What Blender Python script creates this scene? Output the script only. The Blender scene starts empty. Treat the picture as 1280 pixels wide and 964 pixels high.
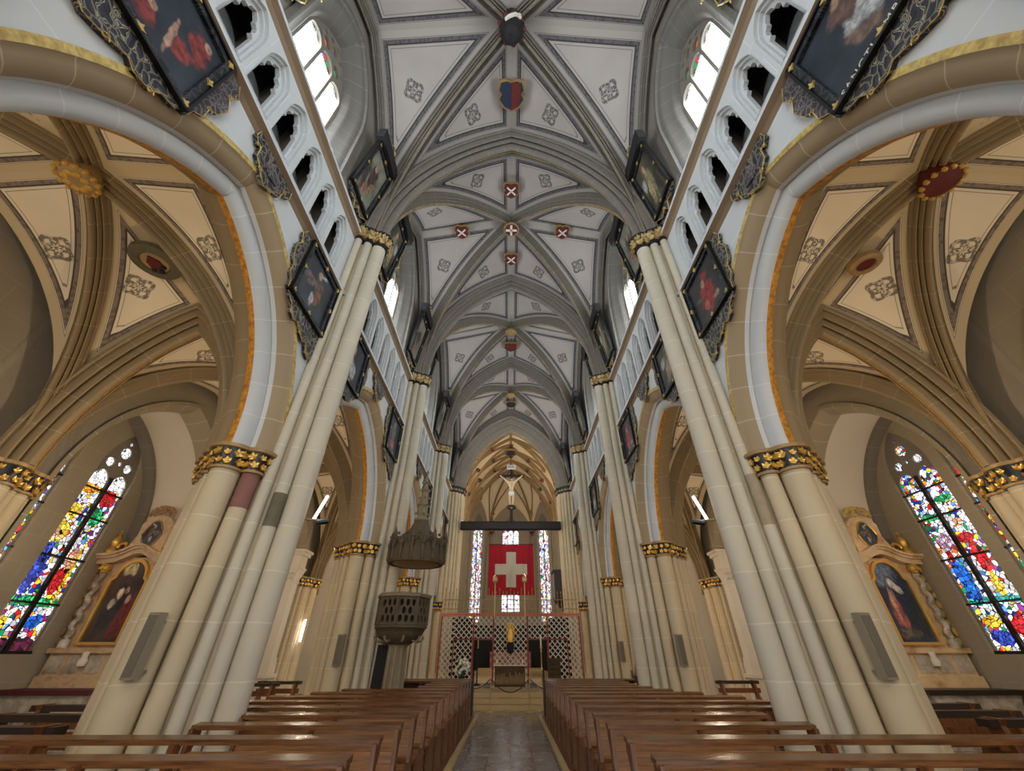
import bpy, math, random
import numpy as np
from mathutils import Vector, Matrix
from mathutils.geometry import tessellate_polygon
PI = math.pi
S = bpy.context.scene
COL = S.collection
def lin(c):
    return tuple(((v/255)/12.92 if v/255 <= .04045 else ((v/255+.055)/1.055)**2.4) for v in c[:3])+(1.0,)
# ------------------------------------------------------------------ camera, world, light, exposure
cd = bpy.data.cameras.new('camera'); cam = bpy.data.objects.new('camera', cd); COL.objects.link(cam)
cd.sensor_width = 36; cd.lens = 36*481/1280; cd.clip_end = 200
cam.location = (0, 0, 1.6); cam.rotation_euler = (math.radians(90+34.93), 0, -.0034)
S.camera = cam
S.view_settings.view_transform = 'Standard'; S.view_settings.look = 'None'
S.view_settings.gamma = 1; S.view_settings.use_curve_mapping = False
S.view_settings.exposure = 0.0
W = bpy.data.worlds.new('daylight'); S.world = W; W.use_nodes = True
W.node_tree.nodes['Background'].inputs[0].default_value = (.80, .90, 1.0, 1)
W.node_tree.nodes['Background'].inputs[1].default_value = 1.7
BAY = 6.3
def light(name, kind, loc, energy, col, rot=(0,0,0), size=1, size_y=None, spread=None):
    l = bpy.data.lights.new(name, kind); l.energy = energy; l.color = col
    if kind == 'AREA':
        l.size = size
        if size_y: l.shape = 'RECTANGLE'; l.size_y = size_y
        if spread: l.spread = spread
    elif kind in ('POINT', 'SPOT'): l.shadow_soft_size = size
    o = bpy.data.objects.new(name, l); o.location = loc; o.rotation_euler = rot; COL.objects.link(o); return o
COOL = (.80, .90, 1.0); WARM = (1.0, .82, .59)
for k in range(-1, 4):
    for s in (-1, 1):
        # unseen fill lamps added on the clerestory sills for daylight, and warm floodlights on the aisle side of the gilded bands
        light('clerestory_daylight_fill', 'POINT', (s*4.18, BAY*(k+.5), 10.95), 88, (.74, .86, 1.0), size=.06)
        light('aisle_floodlight', 'POINT', (s*5.55, BAY*k+.62, 4.1), 135, WARM, size=.06)
        if k >= 0: light('chapel_fill', 'POINT', (s*9.5, BAY*k+1.08, 4.2), 55, (1, .86, .66), size=.06)  # unseen lamp added to brighten the chapel plaster
light('choir_floodlight', 'POINT', (-3.5, 26.4, 8.0), 430, (1, .90, .74), size=.06)
light('choir_floodlight', 'POINT', (3.5, 26.4, 8.0), 430, (1, .90, .74), size=.06)
light('west_fill_low', 'POINT', (0, -3.5, 3.6), 280, (1, .88, .70), size=.5)  # unseen warm fill added low behind the camera
light('west_fill_high', 'POINT', (0, -2.5, 11.0), 260, (.74, .86, 1), size=.5)  # unseen cool fill added high behind the camera, no gallery there

# ------------------------------------------------------------------ mesh helpers
class MB:
    def __init__(s): s.v = []; s.f = []; s.m = []; s.uv = []
    def add(s, v, f, m=0, uv=None):
        b = len(s.v); s.v += [tuple(p) for p in v]
        for i, q in enumerate(f):
            s.f.append([b+j for j in q]); s.m.append(m if isinstance(m, int) else m[i])
            s.uv.append([uv[j] for j in q] if uv else [(0, 0)]*len(q))
        return s
    def box(s, x0, x1, y0, y1, z0, z1, m=0):
        v = [(x, y, z) for x in (x0, x1) for y in (y0, y1) for z in (z0, z1)]
        return s.add(v, [(0,1,3,2),(4,6,7,5),(0,4,5,1),(2,3,7,6),(0,2,6,4),(1,5,7,3)], m)
    def hexa(s, P, m=0):   # 8 points: bottom ring 0-3, top ring 4-7
        return s.add(P, [(3,2,1,0),(4,5,6,7),(0,1,5,4),(1,2,6,5),(2,3,7,6),(3,0,4,7)], m)
    def bar(s, a, b, r, m=0, n=6, r2=None, up=None):
        a = Vector(a); b = Vector(b); d = b-a
        if d.length < 1e-6: return s
        z = d.normalized(); x = (Vector(up) if up else (Vector((0,0,1)) if abs(z.z) < .9 else Vector((1,0,0)))).cross(z).normalized(); y = z.cross(x)
        r2 = r if r2 is None else r2; v = []
        for p, rr in ((a, r), (b, r2)):
            for i in range(n):
                t = 2*PI*(i+.5)/n; v.append(p+x*math.cos(t)*rr+y*math.sin(t)*rr)
        return s.add(v, [(i, (i+1) % n, n+(i+1) % n, n+i) for i in range(n)]+[tuple(range(n))[::-1], tuple(range(n, 2*n))], m)
    def tube(s, pts, r, m=0, n=6):
        P = [Vector(p) for p in pts]; rr = r if isinstance(r, (list, tuple)) else [r]*len(P); v = []; f = []
        for i, p in enumerate(P):
            d = (P[min(i+1, len(P)-1)]-P[max(i-1, 0)]).normalized()
            x = (Vector((0,0,1)) if abs(d.z) < .95 else Vector((1,0,0))).cross(d).normalized(); y = d.cross(x)
            for k in range(n):
                t = 2*PI*k/n; v.append(p+x*math.cos(t)*rr[i]+y*math.sin(t)*rr[i])
        for i in range(len(P)-1):
            for k in range(n): f.append((i*n+k, i*n+(k+1) % n, (i+1)*n+(k+1) % n, (i+1)*n+k))
        f += [tuple(range(n))[::-1], tuple(range((len(P)-1)*n, len(P)*n))]
        return s.add(v, f, m)
    def lathe(s, prof, c=(0,0,0), n=24, m=0, a0=0, a1=2*PI, sx=1, sy=1):
        full = abs(a1-a0-2*PI) < 1e-6; N = n if full else n+1; v = []; f = []; mm = []
        for r, z in prof:
            for i in range(N):
                t = a0+(a1-a0)*i/n; v.append((c[0]+r*math.cos(t)*sx, c[1]+r*math.sin(t)*sy, c[2]+z))
        for j in range(len(prof)-1):
            for i in range(n):
                k = (i+1) % N; f.append((j*N+i, j*N+k, (j+1)*N+k, (j+1)*N+i)); mm.append(m if isinstance(m, int) else m[j])
        return s.add(v, f, mm)
    def ball(s, c, r, m=0, n=10, k=6, sc=(1,1,1)):
        pr = [(max(1e-4, r*math.sin(PI*i/k)), -r*math.cos(PI*i/k)) for i in range(k+1)]
        v = []; f = []
        for rr, z in pr:
            for i in range(n):
                t = 2*PI*i/n; v.append((c[0]+rr*math.cos(t)*sc[0], c[1]+rr*math.sin(t)*sc[1], c[2]+z*sc[2]))
        for j in range(k):
            for i in range(n): f.append((j*n+i, j*n+(i+1) % n, (j+1)*n+(i+1) % n, (j+1)*n+i))
        return s.add(v, f, m)
    def plate(s, outer, holes, mp, w0, w1, m=0, side=None):
        """flat plate with holes; mp(u,v,w)->xyz, front face at w0"""
        loops = [outer]+list(holes)
        tess = tessellate_polygon([[Vector((u, v, 0)) for u, v in L] for L in loops])
        P = [p for L in loops for p in L]; n = len(P)
        s.add([mp(u, v, w0) for u, v in P], tess, m, [(u, v) for u, v in P])
        if w1 is not None:
            s.add([mp(u, v, w1) for u, v in P], [t[::-1] for t in tess], m, [(u, v) for u, v in P])
            b = 0
            for L in loops:
                k = len(L); V = [mp(u, v, w0) for u, v in L]+[mp(u, v, w1) for u, v in L]
                s.add(V, [(i, (i+1) % k, k+(i+1) % k, k+i) for i in range(k)], side if side is not None else m)
        return s
    def prism(s, poly, mp, w0, w1, m=0): return s.plate(poly, [], mp, w0, w1, m)
    def grid(s, fn, nu, nv, m=0, uvf=None):
        v = []; uv = []
        for j in range(nv+1):
            for i in range(nu+1): v.append(fn(i/nu, j/nv)); uv.append(uvf(i/nu, j/nv) if uvf else (i/nu, j/nv))
        f = [(j*(nu+1)+i, j*(nu+1)+i+1, (j+1)*(nu+1)+i+1, (j+1)*(nu+1)+i) for j in range(nv) for i in range(nu)]
        return s.add(v, f, m, uv)
    def mesh(s, name, mats, ang=38):
        me = bpy.data.meshes.new(name); me.from_pydata(s.v, [], s.f)
        for m in (mats if isinstance(mats, (list, tuple)) else [mats]): me.materials.append(m)
        me.polygons.foreach_set('material_index', s.m)
        l = me.uv_layers.new(name='UVMap'); l.data.foreach_set('uv', [c for q in s.uv for u in q for c in u])
        me.polygons.foreach_set('use_smooth', [True]*len(s.f)); me.validate(); me.update()
        me.set_sharp_from_angle(angle=math.radians(ang))
        return me
    def build(s, name, mats, parent=None, ang=38, **kw):
        return link(name, s.mesh(name, mats, ang), parent, **kw)
def link(name, me, parent=None, loc=None, rot=None, scale=None):
    o = bpy.data.objects.new(name, me); COL.objects.link(o)
    if parent: o.parent = parent
    if loc: o.location = loc
    if rot: o.rotation_euler = rot
    if scale: o.scale = scale
    return o
def tag(o, label, cat, group=None, kind=None):
    o['label'] = label; o['category'] = cat
    if group: o['group'] = group
    if kind: o['kind'] = kind
    return o
def thing(name, label, cat, loc=(0,0,0), rz=0, group=None, sx=1):
    o = bpy.data.objects.new(name, None); o.empty_display_size = .1; COL.objects.link(o)
    o.location = loc; o.rotation_euler = (0, 0, rz); o.scale = (sx, 1, 1)
    return tag(o, label, cat, group)
def struct(o): o['kind'] = 'structure'; return o
def dup(root, loc, label, rz=None, sx=None, group=None):
    r = root.copy(); COL.objects.link(r); r.location = loc; r['label'] = label
    if rz is not None: r.rotation_euler = (0, 0, rz)
    if sx is not None: r.scale = (sx, 1, 1)
    if group: r['group'] = group
    for ch in list(root.children):
        c = ch.copy(); COL.objects.link(c); c.parent = r
        for g in list(ch.children):
            d = g.copy(); COL.objects.link(d); d.parent = c
    return r
# pointed arch: half span h, rise r; inset d towards the inside
def arc_par(h, r):
    R = (h*h+r*r)/(2*h); return R, R-h
def arc_pts(h, r, n=16, d=0.0, z0=0.0, c=0.0):
    """polyline from left springing over the apex to the right springing"""
    R, a = arc_par(h, r); Rd = R-d; tm = math.acos(max(-1, min(1, a/Rd)))
    left = [(c-(Rd*math.cos(tm*i/n)-a), z0+Rd*math.sin(tm*i/n)) for i in range(n+1)]
    return left+[(2*c-x, z) for x, z in left[-2::-1]]
def arc_at(h, r, t, d=0.0):
    R, a = arc_par(h, r); Rd = R-d; tm = math.acos(max(-1, min(1, a/Rd)))
    return Rd*math.cos(tm*t)-a, Rd*math.sin(tm*t)
def arch_sweep(mb, h, r, prof, mp, n=20, halves=(-1, 1), t0=0.0, leg=0.0):
    """prof: (w, d, material of the strip that follows); mp(s,z,w); leg = straight jamb below the springing"""
    R, a = arc_par(h, r)
    vv = [0]
    for i in range(1, len(prof)): vv.append(vv[-1]+math.hypot(prof[i][0]-prof[i-1][0], prof[i][1]-prof[i-1][1]))
    for sg in halves:
        V = []; U = []
        if leg:
            for i, p in enumerate(prof): V.append(mp(sg*(h-p[1]), -leg, p[0])); U.append((-leg, vv[i]))
        for j in range(n+1):
            for i, p in enumerate(prof):
                Rd = R-p[1]; tm = math.acos(max(-1, min(1, a/Rd))); th = tm*(t0+(1-t0)*j/n)
                V.append(mp(sg*(Rd*math.cos(th)-a), Rd*math.sin(th), p[0])); U.append((R*th, vv[i]))
        k = len(prof); F = []; M = []
        for j in range(n+(1 if leg else 0)):
            for i in range(k-1): F.append((j*k+i, j*k+i+1, (j+1)*k+i+1, (j+1)*k+i)); M.append(prof[i][2])
        mb.add(V, F, M, U)
    return mb
def roundp(c, r, a0, a1, n, m):
    """arc points of a profile: centre (w,d)"""
    return [(c[0]+r*math.cos(math.radians(a0+(a1-a0)*i/n)), c[1]+r*math.sin(math.radians(a0+(a1-a0)*i/n)), m) for i in range(n+1)]
def sym(prof):
    """mirror a profile given for w<=0 side (first points) to the w>0 side"""
    out = list(prof); P = prof[::-1]
    for i in range(1, len(P)): out.append((-P[i][0], P[i][1], P[i][2]))
    # material of strip belongs to start point
    n = len(prof)
    for i in range(n-1, len(out)-1):
        j = len(out)-2-i; out[i] = (out[i][0], out[i][1], prof[j][2])
    return out
# ------------------------------------------------------------------ materials
class NT:
    def __init__(s, name):
        s.m = bpy.data.materials.new(name); s.m.use_nodes = True; s.t = s.m.node_tree; s.b = s.t.nodes['Principled BSDF']
    def n(s, typ, _p=None, **kw):
        nd = s.t.nodes.new(typ)
        for k, v in (_p or {}).items(): setattr(nd, k, v)
        for k, v in kw.items():
            key = int(k[1:]) if k[0] == 'i' and k[1:].isdigit() else k.replace('_', ' ')
            if hasattr(v, 'is_output'): s.t.links.new(v, nd.inputs[key])
            else: nd.inputs[key].default_value = v
        return nd
    def math(s, op, a, b=0.0, c=0.0): return s.n('ShaderNodeMath', {'operation': op}, i0=a, i1=b, i2=c).outputs[0]
    def mix(s, f, a, b, mode='MIX'): return s.n('ShaderNodeMix', {'data_type': 'RGBA', 'blend_type': mode}, i0=f, i6=a, i7=b).outputs[2]
    def noise(s, sc, det=2, vec=None, o=0, rough=.5):
        k = dict(Scale=sc, Detail=det, Roughness=rough)
        if vec is not None: k['Vector'] = vec
        return s.n('ShaderNodeTexNoise', **k).outputs[o]
    def pos(s): return s.n('ShaderNodeNewGeometry').outputs['Position']
    def obj(s): return s.n('ShaderNodeTexCoord').outputs['Object']
    def uv(s): return s.n('ShaderNodeTexCoord').outputs['UV']
    def sep(s, v):
        o = s.n('ShaderNodeSeparateXYZ', i0=v).outputs; return o[0], o[1], o[2]
    def ramp(s, f, stops, interp='LINEAR'):
        r = s.n('ShaderNodeValToRGB', i0=f); e = r.color_ramp.elements; r.color_ramp.interpolation = interp
        while len(e) < len(stops): e.new(.5)
        for i, (p, c) in enumerate(stops): e[i].position = p; e[i].color = c
        return r.outputs[0]
    def band(s, x, a, b, w=.01):   # 1 inside [a,b]
        u = s.n('ShaderNodeMapRange', {'interpolation_type': 'LINEAR'}, Value=x, i1=a-w, i2=a+w).outputs[0]
        v = s.n('ShaderNodeMapRange', {'interpolation_type': 'LINEAR'}, Value=x, i1=b-w, i2=b+w).outputs[0]
        return s.math('SUBTRACT', u, v)
    def fin(s, col=None, rough=.6, metal=0, bump=None, bs=.2, bd=.02, emit=None, es=1, alpha=None, spec=None):
        b = s.b
        def st(k, v):
            if v is None: return
            if hasattr(v, 'is_output'): s.t.links.new(v, b.inputs[k])
            else: b.inputs[k].default_value = v
        st('Base Color', col); st('Roughness', rough); st('Metallic', metal)
        if spec is not None: st('Specular IOR Level', spec)
        if bump is not None: st('Normal', s.n('ShaderNodeBump', Strength=bs, Distance=bd, Height=bump).outputs[0])
        if emit is not None: st('Emission Color', emit); st('Emission Strength', es)
        return s.m
def plain(name, c, rough=.6, metal=0, var=.12, sc=6, bs=0):
    t = NT(name); n = t.noise(sc, 3, t.obj()); base = lin(c)
    col = t.mix(n, tuple(v*(1-var) for v in base[:3])+(1,), tuple(min(1, v*(1+var)) for v in base[:3])+(1,))
    return t.fin(col, rough, metal, bump=(t.noise(sc*5, 3, t.obj()) if bs else None), bs=bs)
def stone(name, c, joints='z', pitch=.64, var=.16, jc=(226, 216, 192), rough=.75, off=.03, jw=.011, jf=.75):
    t = NT(name); p = t.pos(); x, y, z = t.sep(p); base = lin(c)
    n1 = t.noise(.9, 4, p, rough=.6); n2 = t.noise(5, 3, p)
    lo = tuple(v*(1-var*1.5) for v in base[:3])+(1,); hi = tuple(min(1, v*(1+var)) for v in base[:3])+(1,)
    warm = (base[0]*1.06, base[1]*.97, base[2]*.80, 1)
    col = t.mix(n1, lo, hi); col = t.mix(t.math('MULTIPLY', n2, .7), col, warm)
    if joints == 'z':
        zz = t.math('ADD', t.math('SUBTRACT', z, off), t.math('MULTIPLY', t.math('SUBTRACT', t.noise(2.5, 1, p), .5), .05))
        fr = t.math('ABSOLUTE', t.math('SUBTRACT', t.math('FRACT', t.math('ADD', t.math('DIVIDE', zz, pitch), .5)), .5))
        j = t.math('LESS_THAN', fr, jw/pitch)
        blk = t.n('ShaderNodeTexWhiteNoise', {'noise_dimensions': '1D'}, W=t.math('FLOOR', t.math('DIVIDE', zz, pitch))).outputs[0]
        col = t.mix(t.math('MULTIPLY', blk, .25), col, lo)
    elif joints == 'u':
        u, v, w = t.sep(t.uv())
        fr = t.math('ABSOLUTE', t.math('SUBTRACT', t.math('FRACT', t.math('ADD', t.math('DIVIDE', u, pitch), .5)), .5))
        j = t.math('LESS_THAN', fr, jw/pitch)
        blk = t.n('ShaderNodeTexWhiteNoise', {'noise_dimensions': '1D'}, W=t.math('FLOOR', t.math('DIVIDE', u, pitch))).outputs[0]
        col = t.mix(t.math('MULTIPLY', blk, .3), col, lo)
    elif joints in ('yz', 'xz'):
        vec = t.n('ShaderNodeCombineXYZ', i0=(y if joints == 'yz' else x), i1=z).outputs[0]
        br = t.n('ShaderNodeTexBrick', Vector=vec, Scale=1.0, Color1=(0,0,0,1), Color2=(.4,.4,.4,1), Mortar=(1,1,1,1))
        br.inputs['Mortar Size'].default_value = jw*.6; br.inputs['Brick Width'].default_value = 1.35
        br.inputs['Row Height'].default_value = pitch; br.inputs['Mortar Smooth'].default_value = .3
        j = br.outputs['Fac']
        col = t.mix(t.math('MULTIPLY', br.outputs['Color'], .3), col, lo)
    else: j = None
    if j is not None: col = t.mix(t.math('MULTIPLY', j, jf), col, lin(jc))
    return t.fin(col, rough, bump=n2, bs=.12, bd=.01)
M = {}
M['pier'] = stone('pier_sandstone', (206, 190, 160), jf=.5, jw=.009)
M['shaft'] = stone('shaft_sandstone', (206, 197, 178), jf=.5, jw=.009)
M['wall'] = stone('upper_wall_stone', (204, 208, 212), 'yz', .55, .08, (226, 228, 230))
M['archw'] = stone('arch_pale_stone', (202, 204, 206), 'u', .62, .10, (224, 222, 216), jw=.007)
M['archwarm'] = stone('arch_warm_lit_stone', (164, 144, 114), 'u', .62, .10, (206, 190, 160), jw=.007)  # same stone as the pale rolls, warm light put into its colour
M['rib'] = stone('rib_grey_stone', (124, 117, 108), 'u', .7, .14, (176, 170, 158), jw=.007, jf=.45)
M['ribw'] = stone('rib_tan_stone', (146, 126, 94), 'u', .7, .12, (198, 180, 146), jw=.007, jf=.5)
M['clere'] = stone('clerestory_stone', (128, 122, 113), 'yz', .5, .12, (176, 172, 160), jf=.4)
M['chapel'] = stone('chapel_ashlar', (156, 146, 128), 'yz', .55, .07, (182, 172, 150), jf=.5)
M['plaster'] = plain('white_plaster', (216, 205, 186), .85, var=.05, sc=1.2)
M['stringb'] = plain('string_course_brown', (150, 126, 100), .7, var=.12, sc=5)
M['stringw'] = plain('string_course_pale', (206, 208, 208), .7, var=.08)
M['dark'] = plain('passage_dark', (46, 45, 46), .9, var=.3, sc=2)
M['greyrub'] = plain('passage_grey', (118, 118, 116), .9, var=.25, sc=3)
M['gold'] = NT('gold_leaf').fin(lin((226, 182, 92)), .38, .75)
def goldpaint(name, a, b, sc=14):
    t = NT(name); n = t.ramp(t.noise(sc, 4, t.pos()), [(.35, lin(a)), (.65, lin(b))]); return t.fin(n, .5, .15, bump=t.noise(sc*2, 2, t.pos()), bs=.4)
M['gpale'] = goldpaint('pale_gold_band', (216, 188, 110), (170, 140, 74))
M['gorange'] = goldpaint('orange_gold_band', (214, 150, 44), (160, 102, 28))
M['gline'] = goldpaint('thin_gold_line', (190, 160, 100), (132, 112, 76), 5)
M['black'] = plain('black_lacquer', (14, 13, 14), .35, var=.2)
M['boss_red'] = plain('boss_red', (92, 24, 20), .6, var=.3, sc=9)
M['boss_dark'] = plain('boss_dark', (26, 22, 23), .8, var=.4, sc=9)
M['boss_blue'] = plain('boss_blue', (30, 38, 58), .6, var=.3)
M['boss_white'] = plain('boss_white', (220, 214, 200), .6)
M['boss_tan'] = plain('boss_tan', (160, 130, 84), .5, .2, var=.3, sc=12)
# painted vault webs: UVMap = (distance to ribs, distance to ridge), rosette = local coords round the panel centre
def webmat(name, base, line, pale, sc=1.0, rs=1.0):
    t = NT(name); p = t.pos()
    d, g, _ = t.sep(t.n('ShaderNodeUVMap', {'uv_map': 'UVMap'}).outputs[0])
    ra, rb, _ = t.sep(t.n('ShaderNodeUVMap', {'uv_map': 'Rose'}).outputs[0])
    if sc != 1.0: d = t.math('MULTIPLY', d, sc); g = t.math('MULTIPLY', g, sc)
    if rs != 1.0: ra = t.math('MULTIPLY', ra, rs); rb = t.math('MULTIPLY', rb, rs)
    b = lin(base); n = t.noise(1.1, 4, p)
    col = t.mix(n, tuple(v*.86 for v in b[:3])+(1,), tuple(min(1, v*1.1) for v in b[:3])+(1,))
    m = t.math('MINIMUM', d, g)
    edge = t.band(m, -1, .20, .004); col = t.mix(edge, col, lin(pale))
    orn = t.band(m, .24, .36, .004)
    zig = t.n('ShaderNodeTexVoronoi', Scale=11.0, Vector=p).outputs['Distance']
    oc = t.mix(t.math('GREATER_THAN', zig, .42), lin(line), tuple(v*1.9 for v in lin(line)[:3])+(1,))
    col = t.mix(t.math('MULTIPLY', orn, .92), col, oc)
    dk = t.band(m, .355, .40, .003); col = t.mix(t.math('MULTIPLY', dk, .95), col, tuple(v*.42 for v in lin(line)[:3])+(1,))
    th = t.math('ADD', t.band(m, .205, .222, .003), t.band(m, .475, .492, .004)); col = t.mix(t.math('MULTIPLY', th, .8), col, lin(line))
    # rosette
    r = t.math('SQRT', t.math('ADD', t.math('MULTIPLY', ra, ra), t.math('MULTIPLY', rb, rb)))
    an = t.math('ARCTAN2', rb, ra)
    pet = t.math('COSINE', t.math('MULTIPLY', an, 8.0)); sq = t.math('COSINE', t.math('MULTIPLY', an, 4.0))
    rr = t.math('ADD', r, t.math('MULTIPLY', sq, .035))
    ring = t.math('ADD', t.band(rr, .155, .235, .008), t.band(t.math('ADD', r, t.math('MULTIPLY', pet, .03)), .055, .125, .006))
    ring = t.math('MINIMUM', t.math('ADD', ring, t.band(r, -1, .03, .005)), 1.0)
    ring = t.math('MULTIPLY', ring, t.ramp(t.noise(18, 2, p), [(.40, (.35,.35,.35,1)), (.52, (1,1,1,1))]))
    col = t.mix(t.math('MULTIPLY', ring, .85), col, lin(line))
    return t.fin(col, .85, bump=t.noise(9, 3, p), bs=.06, bd=.01)
M['web'] = webmat('nave_vault_web', (170, 160, 151), (62, 58, 60), (164, 156, 146), 1.25, .85)
M['weba'] = webmat('aisle_vault_web', (238, 220, 188), (92, 78, 66), (206, 184, 144), 1.7, 1.0)
M['webc'] = webmat('choir_vault_web', (232, 214, 180), (120, 84, 50), (206, 184, 140))
def wood(name, a, b, rough=.35, ax='x', sc=3):
    t = NT(name); x, y, z = t.sep(t.pos())
    v = t.n('ShaderNodeCombineXYZ', i0=t.math('MULTIPLY', x, .8 if ax == 'x' else 14.0), i1=t.math('MULTIPLY', y, 14.0), i2=t.math('MULTIPLY', z, 14.0 if ax == 'x' else .8)).outputs[0]
    n = t.noise(sc, 5, v, rough=.65)
    col = t.ramp(n, [(.3, lin(a)), (.7, lin(b))])
    return t.fin(col, rough, bump=n, bs=.1, bd=.01)
M['wood'] = wood('pew_top_wood', (70, 42, 22), (136, 88, 50), .24)
M['woodl'] = wood('pew_seat_wood', (104, 64, 32), (170, 116, 64), .35)
M['woodd'] = wood('pew_end_wood', (74, 44, 24), (134, 84, 46), .32, 'z')
M['woodk'] = plain('dark_oak', (44, 32, 26), .4, var=.25)
M['red'] = plain('screen_red_iron', (140, 52, 40), .5, var=.12)
M['orange'] = plain('screen_lintel_orange', (202, 112, 78), .5, var=.1)
M['brass'] = NT('brass').fin(lin((214, 184, 128)), .35, .6)
M['tanmetal'] = plain('gilt_tan_iron', (166, 140, 98), .45, .4, var=.15)
M['lattice'] = plain('lattice_white', (206, 200, 186), .5, var=.1)
M['grey'] = plain('speaker_grey', (140, 128, 108), .6, var=.1, sc=20)
M['bronze'] = plain('bronze_relief', (78, 60, 40), .5, .45, var=.45, sc=7, bs=.9)
M['carved'] = plain('dark_carved_stone', (92, 78, 58), .8, var=.45, sc=6, bs=.6)
M['carvedl'] = plain('pale_carved_stone', (140, 126, 100), .8, var=.25, sc=6, bs=.3)
M['marble'] = NT('veined_marble')
def marble(name, a, b, c, sc=3):
    t = NT(name); p = t.pos(); n = t.noise(sc, 6, p, rough=.7)
    return t.fin(t.ramp(n, [(.3, lin(a)), (.5, lin(b)), (.66, lin(c))]), .35)
M['marble'] = marble('cream_marble', (150, 112, 84), (200, 172, 136), (176, 142, 112))
M['marbler'] = marble('red_marble', (96, 44, 40), (150, 92, 76), (190, 160, 140))
M['marbleg'] = marble('grey_marble', (120, 108, 96), (176, 166, 150), (206, 196, 178))
M['tube'] = NT('lit_tube').fin((1,1,1,1), .5, emit=(1, .97, 1, 1), es=9)
M['white'] = plain('white_cloth', (228, 222, 208), .8, var=.04)
M['flagred'] = plain('flag_red_cloth', (176, 14, 34), .8, var=.10, sc=3)
M['flagwhite'] = plain('flag_white_cloth', (214, 200, 178), .8, var=.08, sc=3)
M['skin'] = plain('carved_body_wood', (214, 182, 138), .6, var=.08)
M['green'] = plain('leaf_green', (60, 84, 44), .6, var=.3)
M['petal'] = plain('white_petal', (232, 228, 210), .6, var=.08)
M['frescor'] = plain('faded_red_fresco', (138, 92, 80), .8, var=.2, sc=5)
M['frescog'] = plain('faded_olive_fresco', (112, 104, 82), .8, var=.35, sc=6)
def carve(name, base, hi, sc=9, thr=.5):
    t = NT(name); p = t.obj()
    v = t.n('ShaderNodeTexVoronoi', {'feature': 'DISTANCE_TO_EDGE'}, Scale=sc, Vector=t.n('ShaderNodeVectorMath', {'operation': 'ADD'}, i0=p, i1=t.n('ShaderNodeVectorMath', {'operation': 'SCALE'}, i0=t.noise(4, 2, p, 1), Scale=.35).outputs[0]).outputs[0]).outputs[0]
    k = t.band(v, .03, .075, .012)
    return t.fin(t.mix(k, lin(base), lin(hi)), .5, .1, bump=v, bs=.7, bd=.03)
M['carveb'] = carve('black_gilt_carving', (40, 38, 46), (168, 158, 130), 8)
M['carvep'] = carve('plum_silver_carving', (62, 54, 62), (150, 142, 132), 10)
M['frame'] = carve('black_frame', (16, 17, 22), (74, 76, 80), 5)
# floor
t = NT('nave_stone_floor'); x, y, z = t.sep(t.pos())
br = t.n('ShaderNodeTexBrick', Vector=t.n('ShaderNodeCombineXYZ', i0=y, i1=x).outputs[0], Scale=1.0, Color1=(0,0,0,1), Color2=(1,1,1,1), Mortar=(0,0,0,1))
for k_, v_ in (('Mortar Size', .014), ('Brick Width', .95), ('Row Height', .42)): br.inputs[k_].default_value = v_
n_ = t.noise(2.2, 5, t.pos())
c_ = t.mix(br.outputs['Color'], lin((96, 90, 84)), lin((140, 134, 126))); c_ = t.mix(t.math('MULTIPLY', n_, .7), c_, lin((128, 124, 118)))
c_ = t.mix(t.math('MULTIPLY', br.outputs['Fac'], .7), c_, lin((70, 64, 58)))
M['floor'] = t.fin(c_, t.ramp(n_, [(.3, (.16,)*3+(1,)), (.7, (.32,)*3+(1,))]), bump=n_, bs=.05, bd=.01)
M['step'] = stone('step_sandstone', (196, 172, 128), 'z', .15, .12, (150, 128, 92), off=0, jw=.006)
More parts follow.
